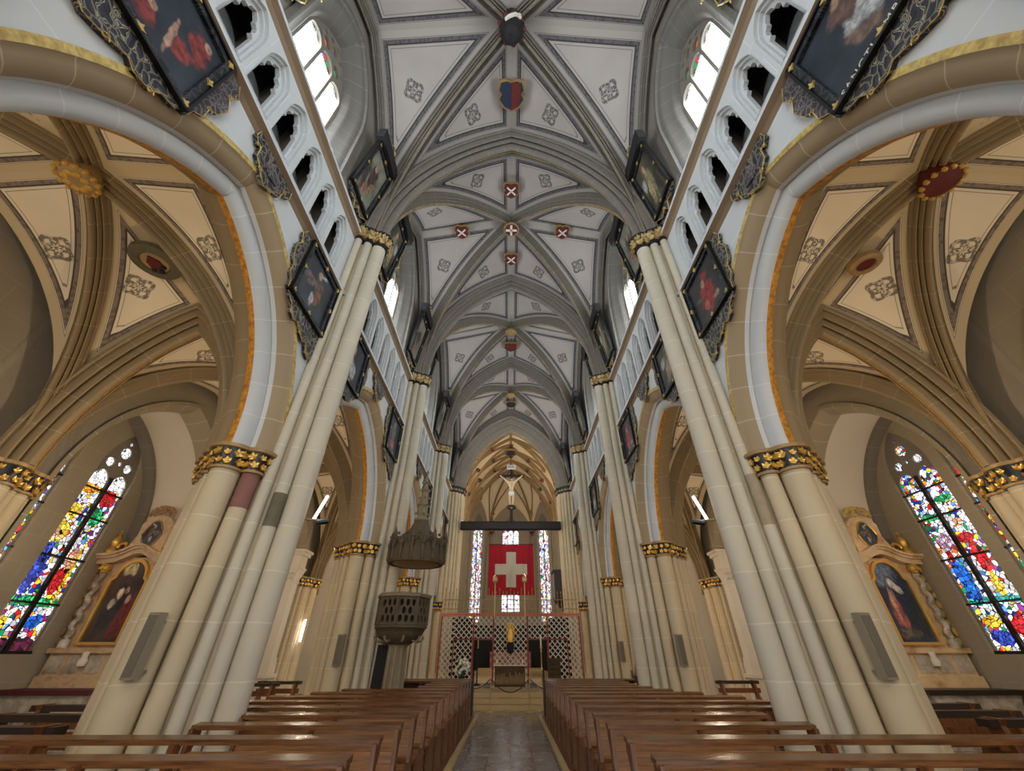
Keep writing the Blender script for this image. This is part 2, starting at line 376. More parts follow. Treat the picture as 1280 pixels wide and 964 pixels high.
# stained glass: UV in metres (u across, v up); figures given as blobs
def glass(name, blobs, seed, top=None, strength=1.9, white=.35, cell=11, lead=.06):
    t = NT(name); uv = t.uv()
    off = t.n('ShaderNodeVectorMath', {'operation': 'ADD'}, i0=uv, i1=(seed*3.7, seed*1.3, 0)).outputs[0]
    vor = t.n('ShaderNodeTexVoronoi', Scale=cell, Vector=off)
    edge = t.n('ShaderNodeTexVoronoi', {'feature': 'DISTANCE_TO_EDGE'}, Scale=cell, Vector=off).outputs[0]
    r, g, b = [o for o in t.n('ShaderNodeSeparateColor', i0=vor.outputs['Color']).outputs]
    pal = [(.0, (12, 44, 130)), (.12, (200, 30, 30)), (.24, (236, 190, 40)), (.36, (20, 120, 70)), (.48, (230, 225, 210)), (.60, (90, 150, 220)), (.70, (225, 120, 40)), (.79, (120, 40, 120)), (.88, (240, 236, 226))]
    col = t.ramp(r, [(p_, lin(c2)) for p_, c2 in pal], 'CONSTANT')
    col = t.mix(t.math('LESS_THAN', g, white), col, lin((244, 242, 250)))
    cp = t.n('ShaderNodeVectorMath', {'operation': 'SUBTRACT'}, i0=vor.outputs['Position'], i1=(seed*3.7, seed*1.3, 0)).outputs[0]
    # mix of smooth and cell position keeps figure outlines on lead lines
    cx_, cy_, _ = t.sep(uv); 
    for (bx, by, rx, ry, c2, c3) in blobs:
        dx = t.math('DIVIDE', t.math('SUBTRACT', cx_, bx), rx); dy = t.math('DIVIDE', t.math('SUBTRACT', cy_, by), ry)
        e = t.math('ADD', t.math('MULTIPLY', dx, dx), t.math('MULTIPLY', dy, dy))
        e = t.math('ADD', e, t.math('MULTIPLY', t.math('SUBTRACT', b, .5), .5))
        col = t.mix(t.math('LESS_THAN', e, 1.0), col, t.mix(g, lin(c2), lin(c3)))
    if top is not None:
        col = t.mix(t.math('MULTIPLY', t.math('GREATER_THAN', cy_, top[0]), t.math('GREATER_THAN', g, .12)), col, (1, 1, 1, 1))
    val = t.n('ShaderNodeMapRange', Value=b, i3=.35, i4=1.25).outputs[0]
    ld = t.math('GREATER_THAN', edge, lead)
    col = t.n('ShaderNodeVectorMath', {'operation': 'SCALE'}, i0=col, Scale=t.math('MULTIPLY', val, ld)).outputs[0]
    return t.fin((.02, .02, .02, 1), .3, emit=col, es=strength)
BL = ((16, 34, 120), (60, 90, 210)); RD = ((150, 16, 24), (226, 40, 50)); GR = ((14, 110, 60), (60, 190, 120)); YE = ((220, 160, 20), (250, 220, 80)); WH = ((220, 220, 225), (255, 255, 255)); SKY = ((20, 80, 190), (40, 130, 240)); TE = ((10, 130, 120), (90, 200, 190)); FL = ((200, 130, 100), (240, 190, 150)); DK = ((50, 10, 30), (90, 30, 60))
def bl(x, y, rx, ry, c): return (x, y, rx, ry)+c
# u runs along Y in metres measured from the window's left light, v up from the sill
M['gl_L'] = glass('left_chapel_glass', [bl(0.88,.12,.4,.2,DK), bl(0.25,.12,.4,.2,DK), bl(0.85,.62,.2,.14,SKY), bl(0.2,.55,.12,.16,YE), bl(0.55,1.02,.9,.10,GR), bl(0.20,1.7,.17,.62,BL), bl(0.18,2.42,.16,.16,FL), bl(0.17,2.5,.24,.26,YE), bl(0.18,2.42,.11,.12,FL), bl(0.85,1.5,.16,.35,RD), bl(0.89,1.95,.14,.25,FL), bl(1.01,1.7,.05,.8,YE), bl(0.83,3.0,.2,.22,GR), bl(0.20,3.0,.18,.2,YE), bl(0.85,3.5,.24,.24,RD), bl(0.25,3.62,.3,.16,((220,120,20),(240,180,60)))], 1, (3.72,), white=.44)
M['gl_R'] = glass('right_chapel_glass', [bl(0.97,.3,.25,.16,BL), bl(0.42,.5,.2,.2,RD), bl(0.97,.62,.2,.12,YE), bl(0.99,1.02,.4,.08,TE), bl(1.00,1.5,.17,.48,SKY), bl(1.03,2.05,.08,.14,RD), bl(0.97,2.35,.2,.2,((140,30,90),(220,200,220))), bl(0.37,1.3,.08,.4,YE), bl(0.42,1.02,.4,.08,TE), bl(0.35,1.9,.16,.36,RD), bl(0.43,2.35,.22,.12,RD), bl(0.37,2.7,.1,.1,FL), bl(0.95,2.95,.22,.10,GR), bl(0.37,3.3,.22,.10,GR)], 2, None, white=.5)
M['gl_S'] = glass('sliver_glass', [], 3, (3.9,), white=.3)
M['gl_choir'] = glass('choir_glass', [], 4, None, 2.2, .5, 7)
M['gl_choirc'] = glass('choir_clear_glass', [bl(.75,8.6,2,.7,((70,40,190),(150,120,240)))], 5, None, 2.6, .9, 3.5, .02)
M['gl_trac'] = glass('clerestory_tracery_glass', [], 6, None, 2.0, .2, 8, .06)
t = NT('bright_leaded_glass'); u_, v_, _w = t.sep(t.uv())
fr1 = t.math('LESS_THAN', t.math('FRACT', t.math('MULTIPLY', v_, 2.2)), .03); fr2 = t.math('LESS_THAN', t.math('FRACT', t.math('ADD', t.math('MULTIPLY', u_, 5.0), .1)), .03)
f_ = t.math('MAXIMUM', fr1, fr2)
M['gl_bright'] = t.fin((.02,)*3+(1,), .3, emit=t.mix(f_, (.86, .94, 1, 1), (.03, .04, .055, 1)), es=14.0)
# dark baroque paintings: UV 0..1 with blobs
def painting(name, base, blobs, seed):
    t = NT(name); uv = t.uv(); x, y, _ = t.sep(uv)
    nz = t.noise(3.0, 4, t.n('ShaderNodeVectorMath', {'operation': 'ADD'}, i0=uv, i1=(seed, seed*2.1, 0)).outputs[0])
    b = lin(base); col = t.ramp(nz, [(.35, tuple(v*.45 for v in b[:3])+(1,)), (.7, tuple(min(1, v*1.5) for v in b[:3])+(1,))])
    n2 = t.noise(7.0, 3, t.n('ShaderNodeVectorMath', {'operation': 'ADD'}, i0=uv, i1=(seed*5, 0, 0)).outputs[0])
    n3 = t.noise(11.0, 4, t.n('ShaderNodeVectorMath', {'operation': 'ADD'}, i0=uv, i1=(seed*2, seed, 0)).outputs[0], rough=.7)
    for (bx, by, rx, ry, rot, c) in blobs:
        dx = t.math('SUBTRACT', x, bx); dy = t.math('SUBTRACT', y, by); ca, sa = math.cos(rot), math.sin(rot)
        ex = t.math('DIVIDE', t.math('ADD', t.math('MULTIPLY', dx, ca), t.math('MULTIPLY', dy, sa)), rx)
        ey = t.math('DIVIDE', t.math('SUBTRACT', t.math('MULTIPLY', dy, ca), t.math('MULTIPLY', dx, sa)), ry)
        e = t.math('ADD', t.math('ADD', t.math('MULTIPLY', ex, ex), t.math('MULTIPLY', ey, ey)), t.math('MULTIPLY', t.math('SUBTRACT', n2, .5), 3.4))
        k = t.n('ShaderNodeMapRange', Value=e, i1=.55, i2=1.25, i3=1.0, i4=0.0).outputs[0]
        lc = lin(c); cc = t.mix(t.ramp(n3, [(.35, (0,0,0,1)), (.65, (1,1,1,1))]), tuple(v*.28 for v in lc[:3])+(1,), tuple(min(1, v*1.25) for v in lc[:3])+(1,))
        col = t.mix(k, col, cc)
    return t.fin(col, .4)
fr_, rd_, wh_, gy_ = (190, 150, 128), (150, 62, 60), (190, 190, 190), (110, 110, 116)
P_ = {}
P_['a'] = painting('old_painting_a', (44, 52, 62), [(.78,.66,.10,.17,.4,rd_),(.72,.42,.10,.12,0,rd_),(.62,.4,.03,.2,.2,fr_),(.8,.8,.04,.05,0,fr_),(.45,.25,.10,.10,.3,rd_),(.44,.38,.04,.04,0,fr_),(.3,.75,.05,.2,.7,fr_),(.22,.6,.12,.06,.5,wh_)], 1)
P_['b'] = painting('old_painting_b', (40, 50, 60), [(.42,.45,.22,.2,.3,wh_),(.5,.7,.14,.16,0,(110,84,74)),(.5,.85,.06,.06,0,fr_),(.55,.3,.2,.08,.9,(120,96,84)),(.3,.2,.05,.06,0,fr_)], 2)
P_['c'] = painting('old_painting_c', (52, 58, 66), [(.55,.62,.12,.2,.3,(110,90,84)),(.5,.78,.06,.06,0,fr_),(.3,.52,.18,.10,.2,(120,104,100)),(.6,.4,.08,.2,-.3,(140,90,70)),(.48,.3,.06,.12,0,wh_),(.62,.85,.1,.03,.5,wh_)], 3)
P_['d'] = painting('old_painting_d', (48, 44, 48), [(.5,.42,.2,.26,0,(160,44,44)),(.52,.66,.06,.07,0,fr_),(.42,.74,.10,.07,.4,(150,40,40)),(.58,.3,.08,.1,0,(190,90,80)),(.72,.5,.1,.04,.4,(90,100,90)),(.3,.25,.08,.06,0,fr_)], 4)
P_['e'] = painting('old_painting_e', (44, 50, 58), [(.5,.7,.1,.12,0,fr_),(.46,.5,.14,.2,0,(120,86,60)),(.6,.34,.14,.16,.5,wh_),(.3,.3,.08,.1,0,(130,120,110))], 5)
P_['f'] = painting('old_painting_f', (46, 50, 60), [(.5,.3,.2,.12,0,(186,84,84)),(.5,.55,.12,.18,0,gy_),(.5,.76,.06,.07,0,fr_)], 6)
P_['g'] = painting('pale_painting_g', (120, 118, 104), [(.5,.5,.16,.3,.1,(74,60,48)),(.46,.74,.07,.08,0,fr_),(.6,.35,.08,.2,-.4,(150,120,90)),(.25,.4,.1,.3,.2,(70,66,58)),(.42,.25,.08,.12,0,(170,110,80))], 7)  # paler ground colour than the paintings above
P_['h'] = painting('pale_painting_h', (84, 80, 64), [(.5,.5,.16,.3,0,(150,136,104)),(.5,.78,.07,.08,0,fr_),(.62,.4,.1,.24,.3,(176,156,116)),(.3,.3,.1,.2,0,(60,52,40)),(.75,.6,.1,.1,0,wh_)], 8)
P_['altarL'] = painting('altarpiece_left', (70, 54, 40), [(.62,.86,.2,.09,0,(214,196,150)),(.5,.48,.18,.2,.2,(30,30,34)),(.58,.56,.08,.07,0,(226,206,170)),(.42,.6,.05,.05,0,fr_),(.25,.3,.2,.24,.3,(120,40,36)),(.3,.5,.06,.05,0,fr_),(.62,.3,.2,.15,0,(50,44,40)),(.66,.45,.08,.08,0,(200,190,170))], 9)
P_['altarR'] = painting('altarpiece_right', (50, 56, 66), [(.4,.8,.4,.16,0,(120,136,150)),(.75,.45,.35,.4,.3,(34,42,50)),(.36,.34,.14,.2,0,(188,98,92)),(.4,.55,.07,.06,0,fr_),(.55,.66,.18,.06,-.5,(226,220,206)),(.35,.12,.3,.06,0,(110,100,80)),(.34,.4,.05,.22,0,(220,170,140))], 10)
# ------------------------------------------------------------------ setting: floor, nave and aisle walls, vaults
def dist_poly(P, C):
    """min distance of points P (n,3) to polyline C (m,3)"""
    P = np.asarray(P)[:, None, :]; A = np.asarray(C)[None, :-1]; B = np.asarray(C)[None, 1:]
    d = B-A; t = np.clip(((P-A)*d).sum(-1)/np.maximum((d*d).sum(-1), 1e-9), 0, 1)[..., None]
    return np.sqrt((((A+d*t)-P)**2).sum(-1)).min(1)
def vault_mesh(name, hx, hy, rd, rt, rw, mat, wd=.12, wt=.34, ww=.05, nu=14, nt=24, rose_t=.80):
    """four-part ribbed vault web centred on the origin, springing at z=0"""
    L = math.hypot(hx, hy); V = []; F = []; U1 = []; U2 = []
    for sx in (-1, 1):
        for sy in (-1, 1):
            for kind in 'TW':
                def D(t):
                    s, z = arc_at(L, rd, t); return (sx*hx*s/L, sy*hy*s/L, z)
                def A(t):
                    if kind == 'T': s, z = arc_at(hx, rt, t); return (sx*s, sy*hy, z)
                    s, z = arc_at(hy, rw, t); return (sx*hx, sy*s, z)
                def P(u, t):
                    d = D(t); a = A(t); return tuple(d[i]*(1-u)+a[i]*u for i in range(3))
                pts = [P(i/nu, j/nt) for j in range(nt+1) for i in range(nu+1)]
                dd = dist_poly(pts, [D(j/30) for j in range(31)])-wd
                da = dist_poly(pts, [A(j/30) for j in range(31)])-(wt if kind == 'T' else ww)
                g = dist_poly(pts, [D(1), A(1)])
                d = np.minimum(dd, da)
                ru, rt_ = (.50, rose_t) if kind == 'T' else (.60, rose_t-.04)
                c = np.array(P(ru, rt_)); e2 = np.array(P(ru, rt_+.03))-c; e2 /= np.linalg.norm(e2)
                e1 = np.array(P(ru+.18, rt_))-c; e1 -= e2*e1.dot(e2); e1 /= np.linalg.norm(e1)
                q = np.array(pts)-c; b = len(V); V += pts
                U1 += list(zip(d, g)); U2 += list(zip(q@e1, q@e2))
                for j in range(nt):
                    for i in range(nu):
                        a0 = b+j*(nu+1)+i; F.append((a0, a0+1, a0+nu+2, a0+nu+1))
    me = bpy.data.meshes.new(name); me.from_pydata(V, [], F); me.materials.append(mat)
    for nm, U in (('UVMap', U1), ('Rose', U2)):
        l = me.uv_layers.new(name=nm); l.data.foreach_set('uv', [float(c) for f in F for i in f for c in U[i]])
    me.polygons.foreach_set('use_smooth', [True]*len(F)); me.update(); me.set_sharp_from_angle(angle=math.radians(30)); return me
def rib_prof(w, d, g=None):
    """moulded rib with rolls and undercut hollows: half width w, depth d; g = index of the gilded strip"""
    L = [(1, -.02), (1, .14), (.93, .20), (.86, .14), (.80, .16), (.78, .38), (.73, .48), (.66, .50), (.60, .44), (.57, .28), (.50, .28), (.47, .60), (.42, .71), (.36, .72), (.31, .64), (.28, .50), (.22, .52), (.20, .84), (.15, .96), (.07, 1.0)]
    P = [(-w*a_, d*b_, 0) for a_, b_ in L]+[(w*a_, d*b_, 0) for a_, b_ in L[::-1]]
    if g is not None: P[g] = (P[g][0], P[g][1], 1)
    return P
ntrim = [0]
def trim(me, loc, sx=1):
    ntrim[0] += 1; return struct(link('trim_%d' % ntrim[0], me, None, loc, None, (sx, 1, 1)))
def diag_ribs(name, hx, hy, rd, w, d, mats, g=None, n=26):
    L = math.hypot(hx, hy); out = []
    for sg in (-1, 1):
        ex, ey = hx/L, sg*hy/L
        mb = MB(); arch_sweep(mb, L, rd, rib_prof(w, d, g), lambda s, z, q: (s*ex-q*ey, s*ey+q*ex, z), n)
        out.append(mb.mesh(name, mats))
    return out
# floor
NY0, NY1 = -6.3, 42.0
mb = MB(); mb.grid(lambda u, v: (-12+24*u, NY0+(NY1-NY0)*v, 0), 4, 8); struct(mb.build('floor', M['floor']))
# ---- nave arcade wall, one bay, right side (x > 0); left side is its mirror image
H_A, R_A, Z_A = 2.79, 3.50, 4.30
PROF_A = [(3.97,-.085,0),(3.975,.0,1),(4.0,.02,1),(4.02,.07,1),(4.06,.14,1),(4.11,.19,1),(4.16,.22,2),(4.225,.24,2),(4.25,.22,2),(4.262,.26,2),(4.27,.34,2),(4.30,.41,2),(4.345,.45,2),(4.39,.46,3),(4.50,.45,4),(4.56,.40,4),(4.66,.38,4),(4.69,.33,4),(4.76,.31,4),(4.80,.22,4),(4.88,.19,4),(4.93,.09,4),(5.02,.05,4),(5.03,-.2,4)]
mb = MB(); arch_sweep(mb, H_A, R_A, PROF_A, lambda s, z, w: (w, 3.15+s, Z_A+z), 22)
AM = [M['gpale'], M['archwarm'], M['archw'], M['gorange'], M['ribw']]
me_arc = mb.mesh('arcade_arch', AM)
H_N = 2.43      # the nearest arch springs later on its near side
mb = MB(); mq_ = lambda s, z, w: (w, 3.15+s, Z_A+z)
arch_sweep(mb, H_A, R_A, PROF_A, mq_, 22, halves=(1,)); arch_sweep(mb, H_N, R_A, PROF_A, mq_, 22, halves=(-1,)); me_arc0 = mb.mesh('arcade_arch', AM)
ap = arc_pts(H_A, R_A, 22, 0, Z_A, 3.15)
mb = MB(); mb.plate([(0, Z_A)]+ap+[(6.3, Z_A), (6.3, 8.4), (0, 8.4)], [], lambda u, v, w: (w, u, v), 4.0, None)
mb.plate([(0, Z_A)]+ap+[(6.3, Z_A), (6.3, 8.4), (0, 8.4)], [], lambda u, v, w: (w, u, v), 5.03, None)
mb.box(4.0, 5.6, 0, 6.3, 8.36, 8.5)
me_spa = mb.mesh('spandrel', M['wall'])
mb = MB(); a0_ = arc_pts(H_N, R_A, 22, 0, Z_A, 3.15)[:22]+arc_pts(H_A, R_A, 22, 0, Z_A, 3.15)[22:]
for w_ in (4.0, 5.03): mb.plate([(0, Z_A)]+a0_+[(6.3, Z_A), (6.3, 8.4), (0, 8.4)], [], lambda u, v, w: (w, u, v), w_, None)
mb.box(4.0, 5.6, 0, 6.3, 8.36, 8.5); me_spa0 = mb.mesh('spandrel', M['wall'])
# triforium: seven cusped openings
def tref(c, hw, z0, zs, za):
    k = hw; return [(c-k, z0), (c+k, z0), (c+k, zs), (c+k*.72, zs+.05), (c+k*.86, zs+.16), (c+k*.74, zs+.27), (c+k*.44, zs+.30), (c+k*.40, zs+.40), (c, za), (c-k*.40, zs+.40), (c-k*.44, zs+.30), (c-k*.74, zs+.27), (c-k*.86, zs+.16), (c-k*.72, zs+.05), (c-k, zs)]
mb = MB(); cs = [3.12+.735*i for i in (-3, -2, -1, 0, 1, 2, 3)]
mp = lambda u, v, w: (w, u, v)
mb.plate([(0, 8.5), (6.3, 8.5), (6.3, 10.4), (0, 10.4)], [arc_pts(.30, .52, 6, 0, 9.72, c)[::-1]+[(c-.30, 8.78), (c+.30, 8.78)] for c in cs], mp, 4.0, 4.06)
mb.plate([(0, 8.5), (6.3, 8.5), (6.3, 10.4), (0, 10.4)], [arc_pts(.26, .46, 6, 0, 9.72, c)[::-1]+[(c-.26, 8.78), (c+.26, 8.78)] for c in cs], mp, 4.06, 4.12)
mb.plate([(0, 8.5), (6.3, 8.5), (6.3, 10.4), (0, 10.4)], [tref(c, .225, 8.80, 9.62, 10.13) for c in cs], mp, 4.12, 4.20)
for c in cs:
    mb.hexa([(4.0, c-.3, 8.7), (4.2, c-.3, 8.7), (4.2, c+.3, 8.7), (4.0, c+.3, 8.7), (4.0, c-.3, 8.77), (4.2, c-.3, 8.83), (4.2, c+.3, 8.83), (4.0, c+.3, 8.77)])
me_tri = mb.mesh('triforium', M['wall'])
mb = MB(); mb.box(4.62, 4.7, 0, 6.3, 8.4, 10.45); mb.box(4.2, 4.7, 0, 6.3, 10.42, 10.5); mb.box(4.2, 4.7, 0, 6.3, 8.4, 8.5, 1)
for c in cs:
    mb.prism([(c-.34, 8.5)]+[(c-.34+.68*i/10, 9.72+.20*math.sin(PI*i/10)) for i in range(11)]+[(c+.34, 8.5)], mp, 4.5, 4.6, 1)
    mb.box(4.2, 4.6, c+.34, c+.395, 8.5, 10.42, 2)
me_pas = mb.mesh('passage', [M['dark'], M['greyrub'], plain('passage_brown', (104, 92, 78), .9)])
# string courses
def string(z0, z1, x):
    mb = MB(); P = [(4.02, z0-.10), (x+.10, z0-.02), (x, z0+.02), (x, z1-.03), (x+.04, z1), (4.02, z1+.02)]
    for i in range(5):
        a, b = P[i], P[i+1]
        mb.add([(a[0], 0, a[1]), (b[0], 0, b[1]), (b[0], 6.3, b[1]), (a[0], 6.3, a[1])], [(0, 1, 2, 3)], 1 if i in (2, 3) else 0)
    return mb.mesh('string', [M['stringb'], M['stringw']])
me_st1 = string(8.36, 8.50, 3.84); me_st2 = string(10.38, 10.52, 3.84)
# clerestory wall with splayed window
WH_, WR_, WZ, WL = 1.30, 2.1, 12.75, 2.15
mb = MB()
mb.plate([(0, 10.5), (6.3, 10.5), (6.3, 16.6), (0, 16.6)], [[(3.15-WH_, WZ-WL+.02), (3.15+WH_, WZ-WL+.02)]+arc_pts(WH_, WR_, 14, 0, WZ, 3.15)[::-1]], mp, 3.95, None)
me_cle = mb.mesh('clerestory', M['clere'])
mb = MB(); arch_sweep(mb, WH_, WR_, [(3.9,-.10,0),(3.9,0,0),(3.97,.02,0),(4.0,.10,0),(4.05,.14,0),(4.2,.29,0),(4.22,.33,0),(4.26,.35,0),(4.34,.40,0),(4.42,.43,0)], lambda s, z, w: (w, 3.15+s, WZ+z), 16, leg=WL)
mb.hexa([(3.9, 1.85, 10.55), (4.45, 1.85, 10.55), (4.45, 4.45, 10.55), (3.9, 4.45, 10.55), (3.9, 1.85, 10.6), (4.45, 1.85, 10.78), (4.45, 4.45, 10.78), (3.9, 4.45, 10.6)])
me_spl = mb.mesh('splay', stone('splay_stone', (104, 100, 94), 'u', .5, .1, (140, 138, 132), jf=.4))
# clerestory window: three lights and coloured tracery
WC = 3.15; hw = .90
outer = [(WC-hw, 10.7), (WC+hw, 10.7)]+arc_pts(hw, 1.85, 12, 0, WZ, WC)[::-1]
lights = [[(c-.24, 10.8), (c+.24, 10.8)]+arc_pts(.24, .26, 5, 0, 13.05+(.12 if i == 1 else 0), c)[::-1] for i, c in enumerate((WC-.56, WC, WC+.56))]
def circ(c, z, r, n=10): return [(c+r*math.cos(2*PI*i/n), z+r*math.sin(2*PI*i/n)) for i in range(n)]
holes = lights+[circ(WC-.29, 13.58, .15, 8), circ(WC+.29, 13.58, .15, 8), circ(WC, 13.92, .15, 8), circ(WC, 13.52, .07, 6), circ(WC-.53, 13.42, .07, 6), circ(WC+.53, 13.42, .07, 6), circ(WC-.24, 14.0, .06, 6), circ(WC+.24, 14.0, .06, 6), circ(WC, 14.18, .06, 6), circ(WC-.46, 13.76, .05, 6), circ(WC+.46, 13.76, .05, 6)]
mb = MB(); mb.plate(outer, holes, mp, 4.40, 4.52); me_wtr = mb.mesh('tracery', M['clere'])
mb = MB(); mb.plate([(WC-hw, 10.7), (WC+hw, 10.7), (WC+hw, 13.2), (WC-hw, 13.2)], [], mp, 4.48, None); me_wgl = mb.mesh('pane', M['gl_bright'])
mb = MB(); mb.plate([(WC-hw, 13.2), (WC+hw, 13.2), (WC+hw, 14.3), (WC-hw, 14.3)], [], mp, 4.48, None); me_wg2 = mb.mesh('pane', M['gl_trac'])
# nave vault
VH, VZ = 3.86, 10.68
me_vlt = vault_mesh('nave_vault', VH, 3.15, 6.05, 5.95, 5.1, M['web'])
me_dg = diag_ribs('diagonal_rib', VH, 3.15, 6.05, .19, .38, [M['rib'], M['gline']], 17)
mb = MB(); arch_sweep(mb, VH, 5.95, rib_prof(.43, .48, 26), lambda s, z, w: (s, w, z), 26); me_tr = mb.mesh('transverse_rib', [M['rib'], M['gline']])
mb = MB(); arch_sweep(mb, 3.0, 5.0, rib_prof(.15, .18), lambda s, z, w: (3.84+w, 3.15+s, 10.68+z), 20); me_wr = mb.mesh('wall_rib', [M['rib']])
# aisle vault
AX, AH, AZ = 6.87, 1.86, 4.30
me_av = vault_mesh('aisle_vault', AH, 3.15, 3.85, 3.62, 3.62, M['weba'], .12, .26, .03)
me_ad = diag_ribs('aisle_diagonal_rib', AH, 3.15, 3.85, .17, .30, [M['ribw'], M['gorange']], None)
mb = MB(); arch_sweep(mb, AH, 3.62, rib_prof(.37, .42, 26), lambda s, z, w: (s, w, z), 22); me_at = mb.mesh('aisle_transverse_rib', [M['ribw'], M['gorange']])
# outer aisle wall and side chapels
H_C, R_C, Z_C = 2.22, 3.05, 4.30
cp = arc_pts(H_C, R_C, 18, 0, Z_C, 3.15)
mb = MB(); mb.plate([(0, 0), (.93, 0)]+cp+[(5.37, 0), (6.3, 0), (6.3, 8.1), (0, 8.1)], [], mp, 8.98, None); me_ow = mb.mesh('outer', M['chapel'])
mb = MB(); arch_sweep(mb, H_C, R_C, [(8.9,-.12,0),(8.9,-.02,0),(9.0,.04,0),(9.06,.10,0),(9.16,.14,0),(9.3,.16,0),(9.42,.14,0),(9.45,0,0)], lambda s, z, w: (w, 3.15+s, Z_C+z), 20, leg=4.3); me_oa = mb.mesh('chapel_arch', [stone('chapel_arch_stone', (156, 144, 120), 'u', .6, .1, (190, 180, 156))])
mb = MB(); arch_sweep(mb, H_C, R_C, [(9.4, .02, 0), (11.02, .02, 0)], lambda s, z, w: (w, 3.15+s, Z_C+z), 20, leg=4.3)
mb.box(8.98, 12.0, -.95, .9, 0, 8.2); mb.box(8.98, 12.0, 5.4, 5.5, 0, 8.2)
# blind pointed arch moulding on the chapel's side wall
for q in (.02,):
    pass
me_ch = mb.mesh('chapel', M['plaster'])
mb = MB(); arch_sweep(mb, H_C, R_C, [(10.72, .0, 0), (10.72, .13, 0), (10.98, .16, 0), (11.0, .16, 0)], lambda s, z, w: (w, 3.15+s, Z_C+z), 20); me_cr = mb.mesh('wall_rib', [M['rib']])
def lancet(y0, y1, s0=1.6, zs=5.75, ra=1.2): 
    c = (y0+y1)/2; h = (y1-y0)/2; return [(y0, s0), (y1, s0)]+arc_pts(h, ra, 8, 0, zs, c)[::-1]
nwin = [0]
def chapel_side(side, k, y0):
    s = 1 if side == 'right' else -1
    W2 = [(3.08, 4.36), (1.46, 2.80)] if s > 0 else [(3.38, 4.56), (1.62, 2.80)]
    mb = MB(); mb.plate([(.9, 0), (5.4, 0), (5.4, 8.0), (.9, 8.0)], [lancet(a, b) for a, b in W2], mp, 11.0, 11.25)
    struct(link('wall_'+side, mb.mesh('chapel_wall', M['chapel']), None, (0, y0, 0), None, (s, 1, 1)))
    for q, (a, b) in enumerate(W2):
        nwin[0] += 1; c = (a+b)/2; h = (b-a)/2; lw = h/2
        mb = MB(); hs = [[(x-lw+.045, 1.66), (x+lw-.045, 1.66)]+arc_pts(lw-.045, .34, 5, 0, 5.42, x)[::-1] for x in (c-lw, c+lw)]
        hs += [circ(c-lw*.96, 5.98, .125), circ(c+lw*.96, 5.98, .125), circ(c, 6.34, .16), circ(c, 6.02, .06, 6), circ(c, 6.62, .06, 6)]
        mb.plate(lancet(a, b), hs, mp, 11.08, 11.16)
        w = struct(link('window_%d' % nwin[0], mb.mesh('tracery', M['clere']), None, (0, y0, 0), None, (s, 1, 1)))
        mb = MB(); mb.plate([(a, 1.6), (b, 1.6), (b, 7), (a, 7)], [], mp, 11.12, None)
        for i in range(len(mb.uv)): mb.uv[i] = [(u-a, v-1.6) for u, v in mb.uv[i]]
        link('glass', mb.mesh('glass', M['gl_S'] if q else (M['gl_R'] if s > 0 else M['gl_L'])), w)
        mb = MB()
        for zz in (.98, 1.96, 2.94, 3.62): mb.box(11.05, 11.09, a, b, 1.6+zz-.02, 1.6+zz+.02)
        mb.box(11.04, 11.10, c-.045, c+.045, 1.6, 5.6)
        mb.box(11.05, 11.09, a, b, 1.6, 1.66)
        link('glazing_bars', mb.mesh('bars', M['black']), w)
def clere_window(s, y0):
    nwin[0] += 1
    w = struct(link('window_%d' % nwin[0], me_wtr, None, (0, y0, 0), None, (s, 1, 1)))
    link('bright_pane', me_wgl, w); link('tracery_pane', me_wg2, w)
for k in range(-1, 4):
    y = BAY*k; c = y+3.15
    struct(link('ceiling', me_vlt, None, (0, c, VZ)))
    for r in me_dg: trim(r, (0, c, VZ))
    trim(me_tr, (0, y, VZ))
    for side, s in (('right', 1), ('left', -1)):
        for me in (me_spa0 if k == 0 else me_spa, me_tri, me_pas, me_cle): struct(link('wall_'+side, me, None, (0, y, 0), None, (s, 1, 1)))
        for me in (me_arc0 if k == 0 else me_arc, me_st1, me_st2, me_spl): trim(me, (0, y, 0), s)
        trim(me_wr, (0, y, 0), s)
        clere_window(s, y)
        struct(link('ceiling', me_av, None, (s*AX, c, AZ), None, (s, 1, 1)))
        for r in me_ad: trim(r, (s*AX, c, AZ), s)
        trim(me_at, (s*AX, y, AZ), s)
        for me in (me_ow, me_ch): struct(link('wall_'+side, me, None, (0, y, 0), None, (s, 1, 1)))
        trim(me_oa, (0, y, 0), s); trim(me_cr, (0, y, 0), s)
        chapel_side(side, k, y)
for s in (-1, 1): trim(me_at, (s*AX, 25.2, AZ), s)
# aisle east end walls
for side, s in (('right', 1), ('left', -1)):
    mb = MB(); mb.box(s*3.9, s*12, 25.5, 25.8, 0, 16.8); struct(mb.build('wall_'+side, M['chapel']))
    mb = MB(); mb.box(s*12.0, s*12.2, -6.3, 25.8, 0, 9); struct(mb.build('wall_'+side, M['chapel']))
# roofs that close the space above aisles and chapels
for s in (-1, 1):
    mb = MB(); mb.box(min(s*5.0, s*12.2), max(s*5.0, s*12.2), -6.3, 25.8, 8.25, 8.34); struct(mb.build('ceiling', M['dark']))
    mb = MB(); mb.box(min(s*4.55, s*4.7), max(s*4.55, s*4.7), -6.3, 25.8, 10.4, 17.2); struct(mb.build('wall_'+('right' if s > 0 else 'left'), M['dark']))
mb = MB(); mb.box(-4.7, 4.7, -6.3, 42, 17.3, 17.5); struct(mb.build('ceiling', M['dark']))
